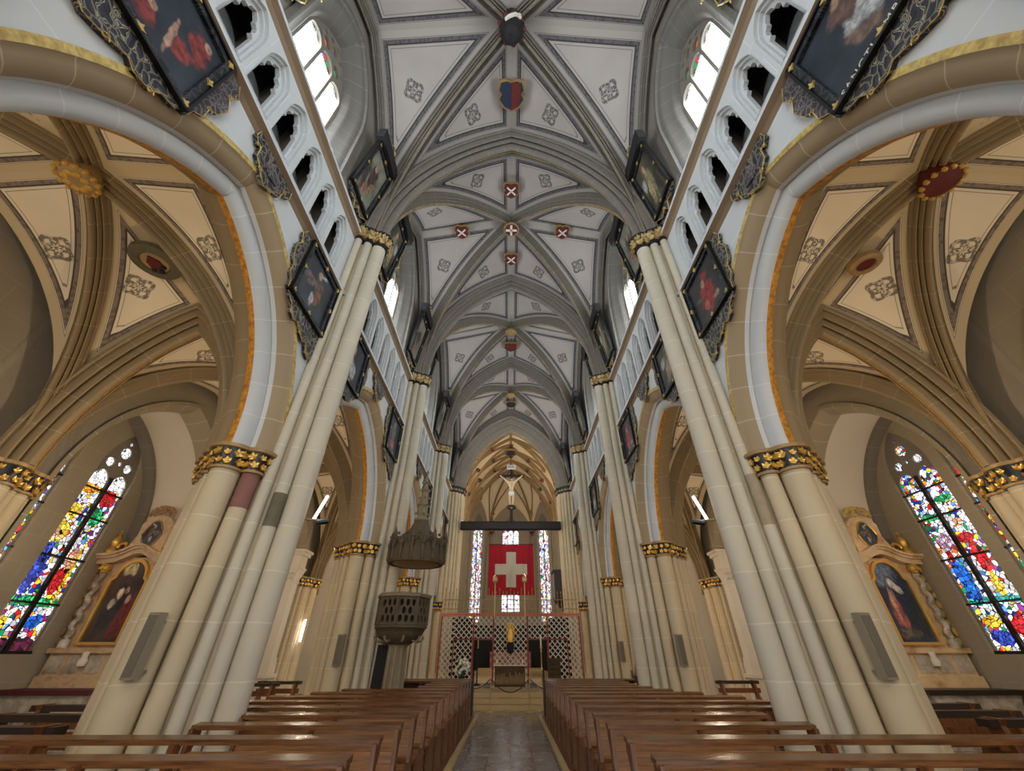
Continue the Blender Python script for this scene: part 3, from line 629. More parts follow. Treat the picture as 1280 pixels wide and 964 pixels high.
# ------------------------------------------------------------------ pillars (right side; left ones are mirrored)
ROLLS = [(3.50, 0, .175), (3.72, .18, .10), (3.92, .31, .085)]           # nave shafts that rise to the vault
ARCR = [(4.13, .44, .125), (4.46, .57, .205), (4.78, .44, .09), (4.97, .25, .09), (5.13, 0, .16)]
def both(L): return L+[(x, -d, r) for x, d, r in L if d]
def petals(mb, c, nrm, r, m=0, n=5):
    """gilded leaf cluster facing nrm"""
    nv = Vector(nrm).normalized(); up = Vector((0, 0, 1)); tx = up.cross(nv).normalized(); ty = nv.cross(tx)
    c = Vector(c)
    V = [c+nv*r*.28]; F = []
    for i in range(n*2):
        t = 2*PI*i/(n*2); rr = r*(1.0 if i % 2 == 0 else (.74 if n > 4 else .5))
        V.append(c+tx*math.cos(t)*rr+ty*math.sin(t)*rr+nv*(r*.42 if i % 2 == 0 else r*.25))
    for i in range(n*2): F.append((0, 1+i, 1+(i+1) % (n*2)))
    b = len(V)
    for i in range(n*2): V.append(V[1+i]-nv*r*.5)
    for i in range(n*2): F.append((1+i, b+i, b+(i+1) % (n*2), 1+(i+1) % (n*2)))
    mb.add(V, F, m)
def band_meshes(rolls, z0, z1, cen, flare=.075, leaf=.062, seed=1):
    rnd = random.Random(seed); B = MB(); G = MB(); Lf = MB()
    h = z1-z0
    for x, d, r in rolls:
        a = r+.025; B.lathe([(a, 0), (a+flare*.25, h*.3), (a+flare*.7, h*.75), (a+flare, h)], (x, d, z0), 20)
        G.lathe([(r, -.015), (a+.02, -.02), (a+.025, .02), (a, .03)], (x, d, z0), 20)
        G.lathe([(a+flare-.02, h-.01), (a+flare+.035, h), (a+flare+.04, h+.055), (r*.5, h+.06)], (x, d, z0), 20)
        n = max(6, int(2*PI*(a+flare)/.155))
        for row, zf in ((0, .30), (1, .74)):
            for i in range(n):
                t = 2*PI*(i+.5*row)/n+rnd.uniform(-.12, .12); rr = a+flare*(zf-.1)
                px, py = x+math.cos(t)*rr, d+math.sin(t)*rr
                if any(math.hypot(px-x2, py-d2) < r2+.02 for x2, d2, r2 in rolls if (x2, d2) != (x, d)): continue
                if (px-cen)*math.cos(t)+py*math.sin(t) < -.05: continue
                petals(Lf, (px, py, z0+h*zf+rnd.uniform(-.015, .015)), (math.cos(t), math.sin(t), .12), leaf*rnd.uniform(.85, 1.2))
    return B.mesh('band', M['black']), G.mesh('rings', M['boss_tan']), Lf.mesh('leaves', M['gold'], 20)
band = band_meshes(both(ARCR), 3.95, 4.25, 4.5, seed=2)
# upper capitals of the nave shafts: pale gold foliage
UB = MB(); rnd = random.Random(5)
for x, d, r in both(ROLLS):
    UB.lathe([(r+.01, -.02), (r+.04, 0), (r+.035, .05), (r+.06, .25), (r+.12, .36), (r+.14, .42), (r*.5, .43)], (x, d, 10.33), 14, 1)
    for z in (10.46, 10.64):
        for i in range(9):
            t = 2*PI*i/9+z*3; petals(UB, (x+math.cos(t)*(r+.07), d+math.sin(t)*(r+.07), z+rnd.uniform(-.02, .02)), (math.cos(t), math.sin(t), -.25), .095); UB.ball((x+math.cos(t+.3)*(r+.05), d+math.sin(t+.3)*(r+.05), z+.08), .045, 0, 6, 4)
me_ucap = UB.mesh('upper_capital', [goldpaint('capital_gilding', (206, 176, 112), (120, 88, 44), 12), M['boss_dark']])
def shaft(x, d, r, z0, z1, n=18):
    return MB().lathe([(r, z0), (r, z1)], (x, d, 0), n).mesh('shaft', M['pier'])
core = MB(); cpoly = [(3.5, .06), (3.66, .10), (3.80, .17), (4.02, .27), (4.28, .40), (4.64, .42), (4.88, .26), (5.06, .08), (5.06, -.08), (4.88, -.26), (4.64, -.42), (4.28, -.40), (4.02, -.27), (3.80, -.17), (3.66, -.10), (3.5, -.06)]
core.plate(cpoly, [], lambda u, v, w: (u, v, w), 4.4, 0)
core.plate([(3.5, .06), (3.66, .10), (3.80, .17), (4.05, .27), (4.05, -.27), (3.80, -.17), (3.66, -.10), (3.5, -.06)], [], lambda u, v, w: (u, v, w), 10.6, 4.4)
me_core = core.mesh('core', M['pier'])
base = MB()
for x, d, r in both(ROLLS+ARCR):
    base.lathe([(r+.10, 0), (r+.10, .22), (r+.06, .26), (r+.07, .31), (r+.02, .37), (r, .40)], (x, d, 0), 16)
me_base = base.mesh('base', M['pier'])
me_rolls = [(shaft(x, d, r, .3, 10.36 if (x, d, r) in both(ROLLS) else 3.97)) for x, d, r in both(ROLLS+ARCR)]
isn = [(x, d, r) in both(ROLLS) for x, d, r in both(ROLLS+ARCR)]
for me, q in zip(me_rolls, isn): me.materials[0] = M['shaft'] if q else M['pier']
def pillar(s, k, label):
    t = thing('clustered_pillar', label, 'pillar', (s*4.3, BAY*k, 0), 0, 'nave pillars', s)
    PO = (-4.3, 0, 0); link('core', me_core, t, PO); link('base', me_base, t, PO)
    for me, q in zip(me_rolls, isn): link('nave_shaft' if q else 'arcade_shaft', me, t, PO)
    gb_ = link('gilded_band', band[0], t, PO)
    link('band_moulding', band[1], gb_); link('gilded_leaves', band[2], gb_); link('upper_capital', me_ucap, t, PO)
    return t
names = {1: 'nearest', 2: 'second from the front', 3: 'third from the front'}
for s, side in ((-1, 'left'), (1, 'right')):
    pillar(s, 0, 'clustered stone pillar beside the camera on the %s, outside the picture' % side)
    for k in (1, 2, 3):
        ex = {(-1, 1): ', with faded fresco patches under its gilded band', (1, 1): ', plain shafts beside the right side altar', (-1, 2): ', behind the carved pulpit'}.get((s, k), '')
        p = pillar(s, k, 'clustered stone pillar with black and gold band, %s on the %s%s' % (names[k], side, ex))
        if (s, k) == (-1, 1):
            o = MB().lathe([(.129, 3.40), (.129, 3.95)], (-.17, -.44, 0), 18).build('fresco_patch', M['frescor'], p); o['label'] = 'faded red painted patch on a shaft'
            o = MB().lathe([(.104, 3.20), (.104, 3.72)], (-.58, -.18, 0), 18).build('fresco_patch', M['frescog'], p); o['label'] = 'faded olive painted patch on a shaft'
        if (s, k) == (1, 1):
            o = MB().lathe([(.089, 3.2), (.089, 4.0)], (-.38, -.31, 0), 18).build('fresco_patch', plain('pale_fresco', (168, 150, 122), .8, var=.25, sc=8), p); o['label'] = 'faded painted patch on a shaft'
# choir arch piers
cr = [(3.98, -.62, .13), (3.76, -.56, .10), (3.58, -.44, .13), (3.40, -.30, .10), (3.26, -.10, .14), (3.20, .14, .10), (3.20, .38, .13), (3.22, .60, .10)]
bm_ = MB().plate([(4.2, -.55), (3.9, -.5), (3.6, -.4), (3.35, -.15), (3.2, .1), (3.2, .7), (4.2, .7)], [], lambda u, v, w: (u, v, w), 10.7, 0).mesh('core', M['pier'])
csh = [MB().lathe([(r+.08, 0), (r+.08, .75), (r, .85), (r, 10.3)], (x, d, 0), 14).mesh('shaft', M['pier']) for x, d, r in cr]
cb = MB()
for x, d, r in cr:
    cb.lathe([(r+.01, 0), (r+.03, .03), (r+.05, .22), (r+.1, .34), (r+.11, .4), (r*.5, .41)], (x, d, 10.28), 12, 1)
    for i in range(7): t_ = 2*PI*i/7; cb.ball((x+math.cos(t_)*(r+.05), d+math.sin(t_)*(r+.05), 10.46), .05, 0, 6, 4, (1, 1, 1.6))
cbm = cb.mesh('capital', [M['boss_tan'], M['black']])
sb = band_meshes([(3.98, -.62, .13), (4.15, -.75, .10)], 3.55, 3.95, 4.6, .05, .055, 9)
for s, side in ((-1, 'left'), (1, 'right')):
    t = thing('choir_arch_pillar', 'slender bundled stone pillar carrying the choir arch on the %s' % side, 'pillar', (s*3.6, 25.2, 0), 0, None, s)
    PO = (-3.6, 0, 0); link('core', bm_, t, PO); link('capital', cbm, t, PO)
    for me in csh: link('shaft', me, t, PO)
    gb_ = link('gilded_band', sb[0], t, PO); link('band_moulding', sb[1], gb_); link('gilded_leaves', sb[2], gb_)
# aisle responds (outer aisle wall)
rr_ = [(8.66, 0, .17), (8.74, .27, .10), (8.80, .46, .15), (8.92, .66, .10)]
rb = band_meshes(both(rr_), 3.95, 4.25, 9.3, .07, .06, 4)
rc = MB().plate([(8.7, .2), (8.85, .6), (9.05, .8), (9.05, -.8), (8.85, -.6), (8.7, -.2)], [], lambda u, v, w: (u, v, w), 4.35, 0).mesh('core', M['pier'])
rs = [MB().lathe([(r+.08, 0), (r+.08, .5), (r, .6), (r, 3.98)], (x, d, 0), 14).mesh('shaft', M['pier']) for x, d, r in both(rr_)]
for s, side in ((-1, 'left'), (1, 'right')):
    for k in range(0, 4):
        nm = {0: 'beside the camera', 1: 'nearest', 2: 'second', 3: 'third'}[k]
        t = thing('wall_pillar', 'half pillar with gilded band on the outer wall of the %s aisle, %s' % (side, nm), 'pillar', (s*8.9, BAY*k, 0), 0, 'aisle wall pillars', s)
        PO = (-8.9, 0, 0); link('core', rc, t, PO)
        for me in rs: link('shaft', me, t, PO)
        gb_ = link('gilded_band', rb[0], t, PO); link('band_moulding', rb[1], gb_); link('gilded_leaves', rb[2], gb_)
# classical pilasters at the far chapels with lit tubes behind
for s, side in ((-1, 'left'), (1, 'right')):
    t = thing('classical_pilaster', 'tall cream pilaster with carved capital at the far chapel of the %s aisle' % side, 'pilaster', (s*8.95, 17.35, 0), 0, None, s)
    MB().box(-.25, .25, -.2, .2, 1.5, 3.95).build('shaft', M['plaster'], t)
    MB().box(-.33, .33, -.28, .28, 0, .9).box(-.38, .38, -.33, .33, .9, 1.02).box(-.3, .3, -.25, .25, 1.02, 1.35).box(-.28, .28, -.23, .23, 1.35, 1.5).build('pedestal', M['plaster'], t)
    c = MB().box(-.28, .28, -.23, .23, 3.95, 4.02)
    c.hexa([(-.25,-.2,4.02),(.25,-.2,4.02),(.25,.2,4.02),(-.25,.2,4.02),(-.38,-.32,4.45),(.38,-.32,4.45),(.38,.32,4.45),(-.38,.32,4.45)])
    for i in range(5):
        for j in (0, 1): c.ball((-.24+.12*i, -.24-.05*j, 4.12+.17*j), .06, 0, 6, 4)
    c.box(-.4, .4, -.34, .34, 4.45, 4.52); c.build('capital', M['plaster'], t)
    MB().box(-.34, .34, -.28, .28, 4.52, 4.95).box(-.42, .42, -.36, .36, 4.95, 5.08).box(-.48, .48, -.42, .42, 5.08, 5.18).build('entablature', M['plaster'], t)
    t = thing('light_tube', 'bright vertical light tube beside the cream pilaster in the %s aisle' % side, 'lamp', (s*9.45, 17.35, 0))
    MB().lathe([(.035, 3.45), (.035, 4.85)], (0, 0, 0), 10).build('tube', M['tube'], t)
    MB().box(-.05, .05, .03, .08, 3.35, 4.95).box(min(0, -s*.22), max(0, -s*.22), .03, .08, 4.6, 4.65).build('holder', M['white'], t)
t = thing('light_tube', 'short bright light tube beside the dark painting past the second left pillar', 'lamp', (-8.50, 18.66, 0))
MB().lathe([(.03, 2.05), (.03, 2.75)], (0, 0, 0), 10).build('tube', M['tube'], t); MB().box(-.04, .04, .04, .08, 2.0, 2.8).build('holder', M['white'], t)
# ------------------------------------------------------------------ nave vault bosses and shields
def shield_boss(loc, label, mat_, mark=None, r=.30, rx=0, name='vault_shield', tilt=0):
    t = thing(name, label, 'vault boss', loc)
    P = [(-.8, .9), (-.35, 1.0), (0, .85), (.35, 1.0), (.8, .9), (.95, .4), (.75, .1), (.95, -.3), (.55, -.85), (0, -1.1), (-.55, -.85), (-.95, -.3), (-.75, .1), (-.95, .4)]
    mp2 = lambda u, v, w: (u*r, v*r*.9+0, w)
    MB().prism([(a*1.18, b*1.18) for a, b in P], mp2, -.03, .06).build('gilt_rim', M['boss_tan'], t)
    MB().prism(P, mp2, -.08, -.03).build('shield', mat_, t)
    if mark == 'saltire':
        mb = MB()
        for a in (1, -1): mb.bar((-.55*r, -.5*r*a, -.09), (.55*r, .5*r*a, -.09), .035, n=4)
        mb.build('saltire', M['boss_white'], t)
    if mark == 'cross':
        MB().box(-.05, .05, -.28, .28, -.1, -.08).box(-.28, .28, -.05, .05, -.1, -.08).build('cross', M['boss_white'], t)
    t.rotation_euler = (0, 0, PI)
    return t
# hanging main boss of the first bay: helmeted crest
t = thing('crest_boss', 'dark carved crest hanging at the crossing of the nearest nave vault', 'vault boss', (0, 3.15, 16.2))
MB().lathe([(.02, -.62), (.2, -.56), (.30, -.4), (.34, -.2), (.30, 0), (.22, .16), (.36, .3), (.34, .45)], (0, 0, 0), 16).build('body', M['boss_dark'], t)
mb = MB(); mb.tube([(-.16, -.26, -.38), (-.05, -.34, -.44), (.10, -.36, -.36), (.2, -.3, -.22)], .05); mb.ball((.2, -.28, -.2), .08); mb.build('crest_bird', M['boss_white'], t)
mb = MB()
for i in range(9): a = 2*PI*i/9; mb.ball((.33*math.cos(a), .33*math.sin(a), -.08), .09, 0, 6, 4)
mb.build('mantling', M['boss_red'], t)
shield_boss((0, 4.75, 16.22), 'large blue and red shield on the ridge of the nearest nave vault', M['boss_blue'], None, .40, name='vault_shield')
MB().prism([(0, .36), (-.27, .33), (-.3, 0), (-.2, -.3), (0, -.4)][::-1], lambda u, v, w: (u, v, w), -.1, -.08).build('red_half', M['boss_red'], bpy.data.objects['vault_shield'])
for loc, lb, mk in (((0, 7.85, 16.28), 'red shield with white saltire on the ridge just past the first cross arch', 'saltire'), ((-2.05, 9.45, 16.0), 'red shield to the left of the second vault crossing', 'saltire'), ((2.12, 9.45, 16.0), 'red shield to the right of the second vault crossing', 'saltire'), ((0, 11.0, 16.28), 'red shield with white saltire on the ridge past the second vault crossing', 'saltire')):
    shield_boss(loc, lb, M['boss_red'], mk, .29)
def disc_boss(y, label, mat_, cross=False, r=.3):
    t = thing('vault_boss', label, 'vault boss', (0, y, 16.15))
    MB().lathe([(.001, -.06), (r*.8, -.05), (r, 0), (r*.9, .1), (r*.5, .3), (r*.4, .5)], (0, 0, 0), 20).build('disc', mat_, t)
    MB().lathe([(r, -.03), (r+.05, -.02), (r+.05, .04), (r, .05)], (0, 0, 0), 20).build('rim', M['boss_tan'], t)
    if cross: MB().box(-.045, .045, -r*.85, r*.85, -.08, -.05).box(-r*.85, r*.85, -.045, .045, -.08, -.05).build('cross', M['boss_white'], t)
disc_boss(9.45, 'red disc with white cross at the second nave vault crossing', M['boss_red'], True, .27)
disc_boss(15.75, 'small dark disc at the third nave vault crossing', M['boss_tan'], False, .26)
shield_boss((0, 17.1, 16.3), 'red and gold wreathed shield past the third nave vault crossing', M['boss_red'], None, .36)
disc_boss(22.05, 'small carved disc at the fourth nave vault crossing', M['boss_tan'], False, .26)
shield_boss((0, 23.4, 16.3), 'carved rosette shield on the ridge nearest the choir arch', M['boss_dark'], None, .34)
# aisle bosses
for s, side in ((-1, 'left'), (1, 'right')):
    for k in range(0, 3):
        w_ = ('nearest', 'second', 'third')[k]
        t = thing('aisle_vault_boss', ('%s round boss at the crossing of the %s %s aisle vault' % (('gilded leafy' if s < 0 else 'dark red gold-rimmed'), w_, side)), 'vault boss', (s*AX, BAY*(k+.5), 7.80))
        MB().lathe([(.001, -.10), (.2, -.08), (.27, -.03), (.27, .05), (.16, .3)], (0, 0, 0), 20).build('disc', M['boss_tan'] if s < 0 else M['boss_red'], t)
        mb = MB()
        for i in range(14): a = 2*PI*i/14; mb.ball((.26*math.cos(a), .26*math.sin(a), -.04), .045, 0, 6, 4)
        if s < 0:
            for i in range(8): a = 2*PI*i/8; mb.ball((.14*math.cos(a), .14*math.sin(a), -.09), .06, 0, 6, 4, (1, 1, .5))
        mb.build('leaf_rim', M['gold'], t)
for s, side, r, lb in ((-1, 'left', .42, 'olive oval medallion with painted coat of arms on the nearest left aisle vault'), (1, 'right', .27, 'small dark red medallion on the nearest right aisle vault')):
    t = thing('vault_medallion', lb, 'medallion', (s*AX, 4.75, 7.84))
    MB().lathe([(.001, -.05), (r*.55, -.05), (r*.58, -.02)], (0, 0, 0), 24, 0).build('painted_field', M['boss_red'] if s > 0 else plain('medallion_tan', (160, 130, 84)), t)
    MB().lathe([(r*.56, -.03), (r*.62, -.08), (r*.82, -.09), (r, -.05), (r*1.04, .03)], (0, 0, 0), 24).build('wreath', plain('medallion_olive', (96, 88, 60), .7, var=.35, sc=14, bs=.5) if s < 0 else M['boss_tan'], t)
    if s < 0:
        MB().prism([(-.12, .14), (.12, .14), (.12, -.04), (0, -.17), (-.12, -.04)], lambda u, v, w: (u, v, w), -.08, -.05).build('shield', M['boss_red'], t)
        mb = MB(); mb.ball((-.1, .14, -.07), .05); mb.ball((.1, .1, -.07), .05); mb.ball((0, .2, -.07), .05); mb.build('helmets', M['boss_dark'], t)
# ------------------------------------------------------------------ paintings in black frames
_o = MB(); petals(_o, (0, 0, 0), (-1, 0, 0), .06, 0, 4); me_orn = _o.mesh('ornament', M['gpale'], 20)
def picture(name, label, s, x, y0, y1, z0, z1, pm, lean=0, fw=.11, crest=None, group=None, text=None):
    """framed painting on the nave wall, facing the nave; y0..y1 along the nave, z0..z1"""
    t = thing(name, label, 'painting', (s*x, (y0+y1)/2, z0), 0, group, s)
    hw_, h = (y1-y0)/2, z1-z0; L_ = lean
    mpf = lambda u, v, w: (-w-L_*v/h, u, v)
    fr = MB().plate([(-hw_, 0), (hw_, 0), (hw_, h), (-hw_, h)], [[(-hw_+fw, fw), (hw_-fw, fw), (hw_-fw, h-fw), (-hw_+fw, h-fw)][::-1]], mpf, .10, 0).build('frame', M['frame'], t)
    mb = MB()
    for a, b, c, d in ((-hw_, hw_, -.015, .02), (-hw_, hw_, h-.02, h+.015)): mb.plate([(a, c), (b, c), (b, d), (a, d)], [], mpf, .13, 0)
    for a, b in ((-hw_-.015, -hw_+.02), (hw_-.02, hw_+.015)): mb.plate([(a, 0), (b, 0), (b, h), (a, h)], [], mpf, .13, 0)
    mb.build('black_edge', M['black'], fr)
    mb = MB(); mb.plate([(-hw_+fw, fw), (hw_-fw, fw), (hw_-fw, h-fw), (-hw_+fw, h-fw)], [], mpf, .05, None)
    for i in range(len(mb.uv)): mb.uv[i] = [((u+hw_)/(2*hw_), v/h) for u, v in mb.uv[i]]
    mb.build('canvas', pm, fr)
    for u, v in ((-hw_+fw/2, fw/2), (0, fw/2), (hw_-fw/2, fw/2), (-hw_+fw/2, h-fw/2), (hw_-fw/2, h-fw/2), (0, h-fw/2), (-hw_+fw/2, h/2), (hw_-fw/2, h/2)):
        link('gilt_ornament', me_orn, fr, mpf(u, v, .105))
    return t, mpf, hw_, h
def scroll(t, name, pts, mpf, mat_, w0=.0, w1=.06, lines=True):
    MB().prism(pts, mpf, w1, w0).build(name, mat_, t)
def gilt_lines(t, mpf, pts, w, r=.008):
    """gilt volutes following an outline"""
    mb = MB(); mb.tube([mpf(u, v, w) for u, v in pts], r, n=4)
    for i in range(2, len(pts)-1, 3):
        u, v = pts[i]; mb.tube([mpf(u+.05*(1-j/9)*math.cos(j*.9), v+.05*(1-j/9)*math.sin(j*.9), w) for j in range(9)], r, n=4)
    mb.build('gilt_volutes', M['gpale'], t)
PSEL = {(-1, 0, 1): ('a', 'dark framed painting of red-clad figures, top left corner, under the string course nearest the camera'),
        (1, 0, 1): ('b', 'dark framed painting of a white-robed saint with frame lettering, top right corner'),
        (-1, 0, 2): ('c', 'dark framed painting of a winged figure beside the nearest left pillar shafts'),
        (1, 0, 2): ('d', 'dark framed painting of a figure in red beside the nearest right pillar shafts'),
        (-1, 1, 1): ('e', 'dark framed painting of pale figures just past the nearest left pillar'),
        (1, 1, 1): ('h', 'dark framed painting of pale figures just past the nearest right pillar'),
        (-1, 1, 2): ('f', 'dark framed painting with red drapery before the second left pillar'),
        (1, 1, 2): ('d', 'dark framed painting of a red figure before the second right pillar')}
for k in range(0, 4):
    for s, side in ((-1, 'left'), (1, 'right')):
        y = BAY*k
        for q, (a, b) in ((1, (.42, 1.90)), (2, (4.62, 5.92))):
            key, lb = PSEL.get((s, k, q), (('e', 'f', 'c', 'd')[(k+q) % 4], 'dark framed painting under the string course, %s, %s end of the %s nave bay' % (side, 'near' if q == 1 else 'far', ('', '', 'third', 'fourth')[k])))
            t, mpf, hw_, h = picture('framed_painting', lb, s, 3.99, y+a, y+b, 6.92, 8.33, P_[key], group='spandrel paintings')
            in_ = 1 if q == 1 else -1          # towards the bay centre
            o = [(in_*(hw_+.0), h*.99), (in_*(hw_+.20), h*1.0), (in_*(hw_+.30), h*.86), (in_*(hw_+.22), h*.74), (in_*(hw_+.31), h*.6), (in_*(hw_+.26), h*.42), (in_*(hw_+.16), h*.34), (in_*(hw_+.17), h*.2), (in_*(hw_+.06), h*.12), (in_*(hw_+.05), 0), (in_*hw_, 0)]
            scroll(t, 'side_crest', o, mpf, M['carvep' if q == 1 else 'carveb']); gilt_lines(t, mpf, o[1:-1], .065)
            e = -in_
            o = [(in_*hw_*.98, 0), (in_*hw_*.92, -.10), (in_*hw_*.7, -.16), (in_*hw_*.6, -.30), (in_*hw_*.35, -.36), (in_*hw_*.2, -.30), (e*hw_*.05, -.42), (e*hw_*.3, -.50), (e*hw_*.45, -.44), (e*hw_*.6, -.60), (e*hw_*.85, -.66), (e*hw_*.98, -.5), (e*hw_, 0)]
            scroll(t, 'lower_crest', o, mpf, M['carveb']); gilt_lines(t, mpf, o[1:-1], .065)
            if (s, k, q) == (1, 0, 1):
                cu = bpy.data.curves.new('letters', 'FONT'); cu.body = 'SANCTI AMBRO'; cu.size = .115; cu.extrude = .004; cu.space_character = 1.25
                ob = bpy.data.objects.new('tmp', cu); COL.objects.link(ob); dg = bpy.context.evaluated_depsgraph_get(); me = bpy.data.meshes.new_from_object(ob.evaluated_get(dg)); bpy.data.objects.remove(ob)
                me.materials.clear(); me.materials.append(M['boss_white'])
                o2 = link('frame_lettering', me, t); o2.matrix_local = Matrix(((0, 0, -1, -.106), (-1, 0, 0, hw_-.16), (0, 1, 0, .016), (0, 0, 0, 1)))
        # cartouche above the arch
        t = thing('cartouche', 'small carved cartouche over the arcade arch, %s side, %s bay' % (side, ('nearest', 'second', 'third', 'fourth')[k]), 'cartouche', (s*3.99, y+3.18, 8.33), 0, 'cartouches over the arches', s)
        mpc = lambda u, v, w: (-w, u, v)
        o = [(-.50, 0), (-.52, -.16), (-.42, -.26), (-.36, -.2), (-.34, -.42), (-.2, -.52), (-.12, -.60), (0, -.66), (.12, -.60), (.2, -.52), (.34, -.42), (.36, -.2), (.42, -.26), (.52, -.16), (.50, 0)]
        MB().prism(o, mpc, .07, 0).build('scroll_body', M['carveb'], t); gilt_lines(t, mpc, o, .075)
        MB().prism([(.17*math.cos(2*PI*i/16), -.30+.13*math.sin(2*PI*i/16)) for i in range(16)], mpc, .10, .06).build('oval_shield', M['carvep'], t)
        # clerestory paintings either side of the window
        for q, (a, b) in ((1, (.50, 1.56)), (2, (4.74, 5.80))):
            lb = 'black framed painting high beside the clerestory window, %s side, %s end of the %s bay' % (side, 'near' if q == 1 else 'far', ('nearest', 'second', 'third', 'fourth')[k])
            t, mpf, hw_, h = picture('framed_painting', lb, s, 3.90, y+a, y+b, 10.95, 12.95, P_['gh'[(q+(s > 0)) % 2]], .28, .12, group='clerestory paintings')
            mb = MB(); mb.plate([(-hw_-.12, h), (hw_+.12, h), (hw_+.16, h+.34), (-hw_-.16, h+.34)], [], mpf, .22, 0); mb.build('cornice', M['boss_dark'], t)
            o = [(-hw_, h+.34), (-hw_*.8, h+.56), (-hw_*.4, h+.5), (-hw_*.2, h+.72), (0, h+.82), (hw_*.2, h+.72), (hw_*.4, h+.5), (hw_*.8, h+.56), (hw_, h+.34)]
            scroll(t, 'top_crest', o, mpf, M['carveb'], 0, .08); gilt_lines(t, mpf, o, .09, .014)
            o = [(hw_, h*.9), (hw_+.2, h*.86), (hw_+.12, h*.7), (hw_+.26, h*.52), (hw_+.12, h*.4), (hw_+.22, h*.2), (hw_+.06, .02), (hw_, -.0), (hw_*.6, -.2), (hw_*.2, -.14), (0, -.34), (-hw_*.2, -.14), (-hw_*.6, -.2), (-hw_, 0), (hw_, 0)]
            scroll(t, 'side_crest', o, mpf, M['carveb'], 0, .05); gilt_lines(t, mpf, o[1:-2], .06, .014)
# ------------------------------------------------------------------ choir: platform, arch, vault, windows
CZ = .45
mb = MB()
for i in range(3): mb.box(-4.6, 4.6, 17.3+.36*i, 42, .15*i, .15*(i+1)-(0 if i == 2 else .0))
mb.box(-1.05, 1.05, 17.0, 17.3, 0, .004); struct(mb.build('floor', M['step']))
mb = MB(); mb.box(-1.15, 1.15, 20.1, 24.0, CZ, CZ+.004); struct(mb.build('floor', M['floor']))
cm = lambda s, z, w: (s, w, 10.55+z)
mb = MB(); arch_sweep(mb, 3.92, 5.5, [(24.55,-.05,0),(24.55,.02,0),(24.62,.08,0),(24.68,.16,0),(24.70,.26,0),(24.80,.30,0),(24.84,.42,0),(24.90,.46,0),(24.94,.60,0),(25.05,.64,0),(25.10,.74,0),(25.2,.80,0),(25.28,.80,0),(25.34,.84,1),(25.4,.86,0),(25.7,.86,0),(25.85,.78,0),(25.9,.5,0)], cm, 26)
trim(mb.mesh('choir_arch', [M['rib'], M['gline']]), (0, 0, 0))
mb = MB(); ap = arc_pts(3.92, 5.5, 20, 0, 10.55, 0)
mb.plate([(-4.0, 10.3)]+ap+[(4.0, 10.3), (4.0, 17.2), (-4.0, 17.2)], [], lambda u, v, w: (u, w, v), 24.62, 25.9); struct(mb.build('wall_far', M['clere']))
CH, CR_, CZV = 3.75, 5.6, 10.4          # choir barrel: half width, rise, springing
for side, s in (('right', 1), ('left', -1)):
    mb = MB(); mb.box(min(s*3.75, s*3.95), max(s*3.75, s*3.95), 25.9, 34.5, 0, CZV+1.2); struct(mb.build('wall_'+side, M['chapel']))
    mb = MB()
    for i in range(16): mb.lathe([(.07, CZ), (.07, 10.4)], (s*3.72, 26.3+.52*i, 0), 8)
    trim(mb.mesh('wall_shafts', M['chapel']), (0, 0, 0))
# choir vault surface: pointed tunnel ending in a five-sided apse
def csurf(u, y):      # u -1..1 across, returns point on the pointed tunnel
    s, z = arc_at(CH, CR_, 1-abs(u)); return Vector(((1 if u > 0 else -1)*s if u else 0.0, y, CZV+z))
AP = [(-3.75, 34.5), (-3.75, 35.3), (-2.05, 37.7), (2.05, 37.7), (3.75, 35.3), (3.75, 34.5)]
V, F, U = [], [], []
nu, nv = 40, 24
mb = MB(); mb.grid(lambda a, b: tuple(csurf(2*a-1, 25.9+8.6*b)), nu, nv)
def asurf(i, f, t):   # apse facet i, position f along it, height t
    a = Vector((*AP[i], 0)); b = Vector((*AP[i+1], 0)); p = a.lerp(b, f); c = Vector((0, 34.5, 0)); q = arc_at(CH, CR_, t)
    fl_ = (a-b).length; hf = 0.0 if fl_ < 1 else arc_h(fl_/2, 3.3, abs(2*f-1)*fl_/2)
    return Vector(((p-c).x*q[0]/CH, 34.5+(p-c).y*q[0]/CH, CZV+hf+(CR_-hf)*q[1]/CR_))
def arc_h(h, r, d):
    R, a = arc_par(h, r); return math.sqrt(max(0, R*R-(d+a)**2))
for i in range(5): mb.grid(lambda a, b, i=i: tuple(asurf(i, a, b)), 16, 20)
for j in range(len(mb.uv)): mb.uv[j] = [(.8, .8)]*len(mb.uv[j])
me = mb.mesh('choir_vault', M['webc']); l = me.uv_layers.new(name='Rose'); l.data.foreach_set('uv', [2.0]*(2*len(me.loops)))
struct(link('ceiling', me))
def surf_rib(pts, w, d, name='net_rib', mats=None):
    """rib following surface points, hanging inwards"""
    mb = MB(); V = []; n = len(pts)
    for i, p in enumerate(pts):
        dr = (pts[min(i+1, n-1)]-pts[max(i-1, 0)]).normalized(); inw = (Vector((0, min(p.y, 34.5), CZV))-p); inw -= dr*inw.dot(dr); inw.normalize(); la = dr.cross(inw)
        for a, b in ((-w, -.02), (-w, d*.5), (-w*.4, d), (w*.4, d), (w, d*.5), (w, -.02)): V.append(p+la*a+inw*b)
    F = [(i*6+j, i*6+j+1, i*6+j+7, i*6+j+6) for i in range(n-1) for j in range(5)]
    mb.add(V, F); return mb
M['ribc'] = plain('choir_rib_stone', (150, 122, 84), .8, var=.1)
NB = 4; BL_ = 8.6/NB; nodes = []
mb = MB()
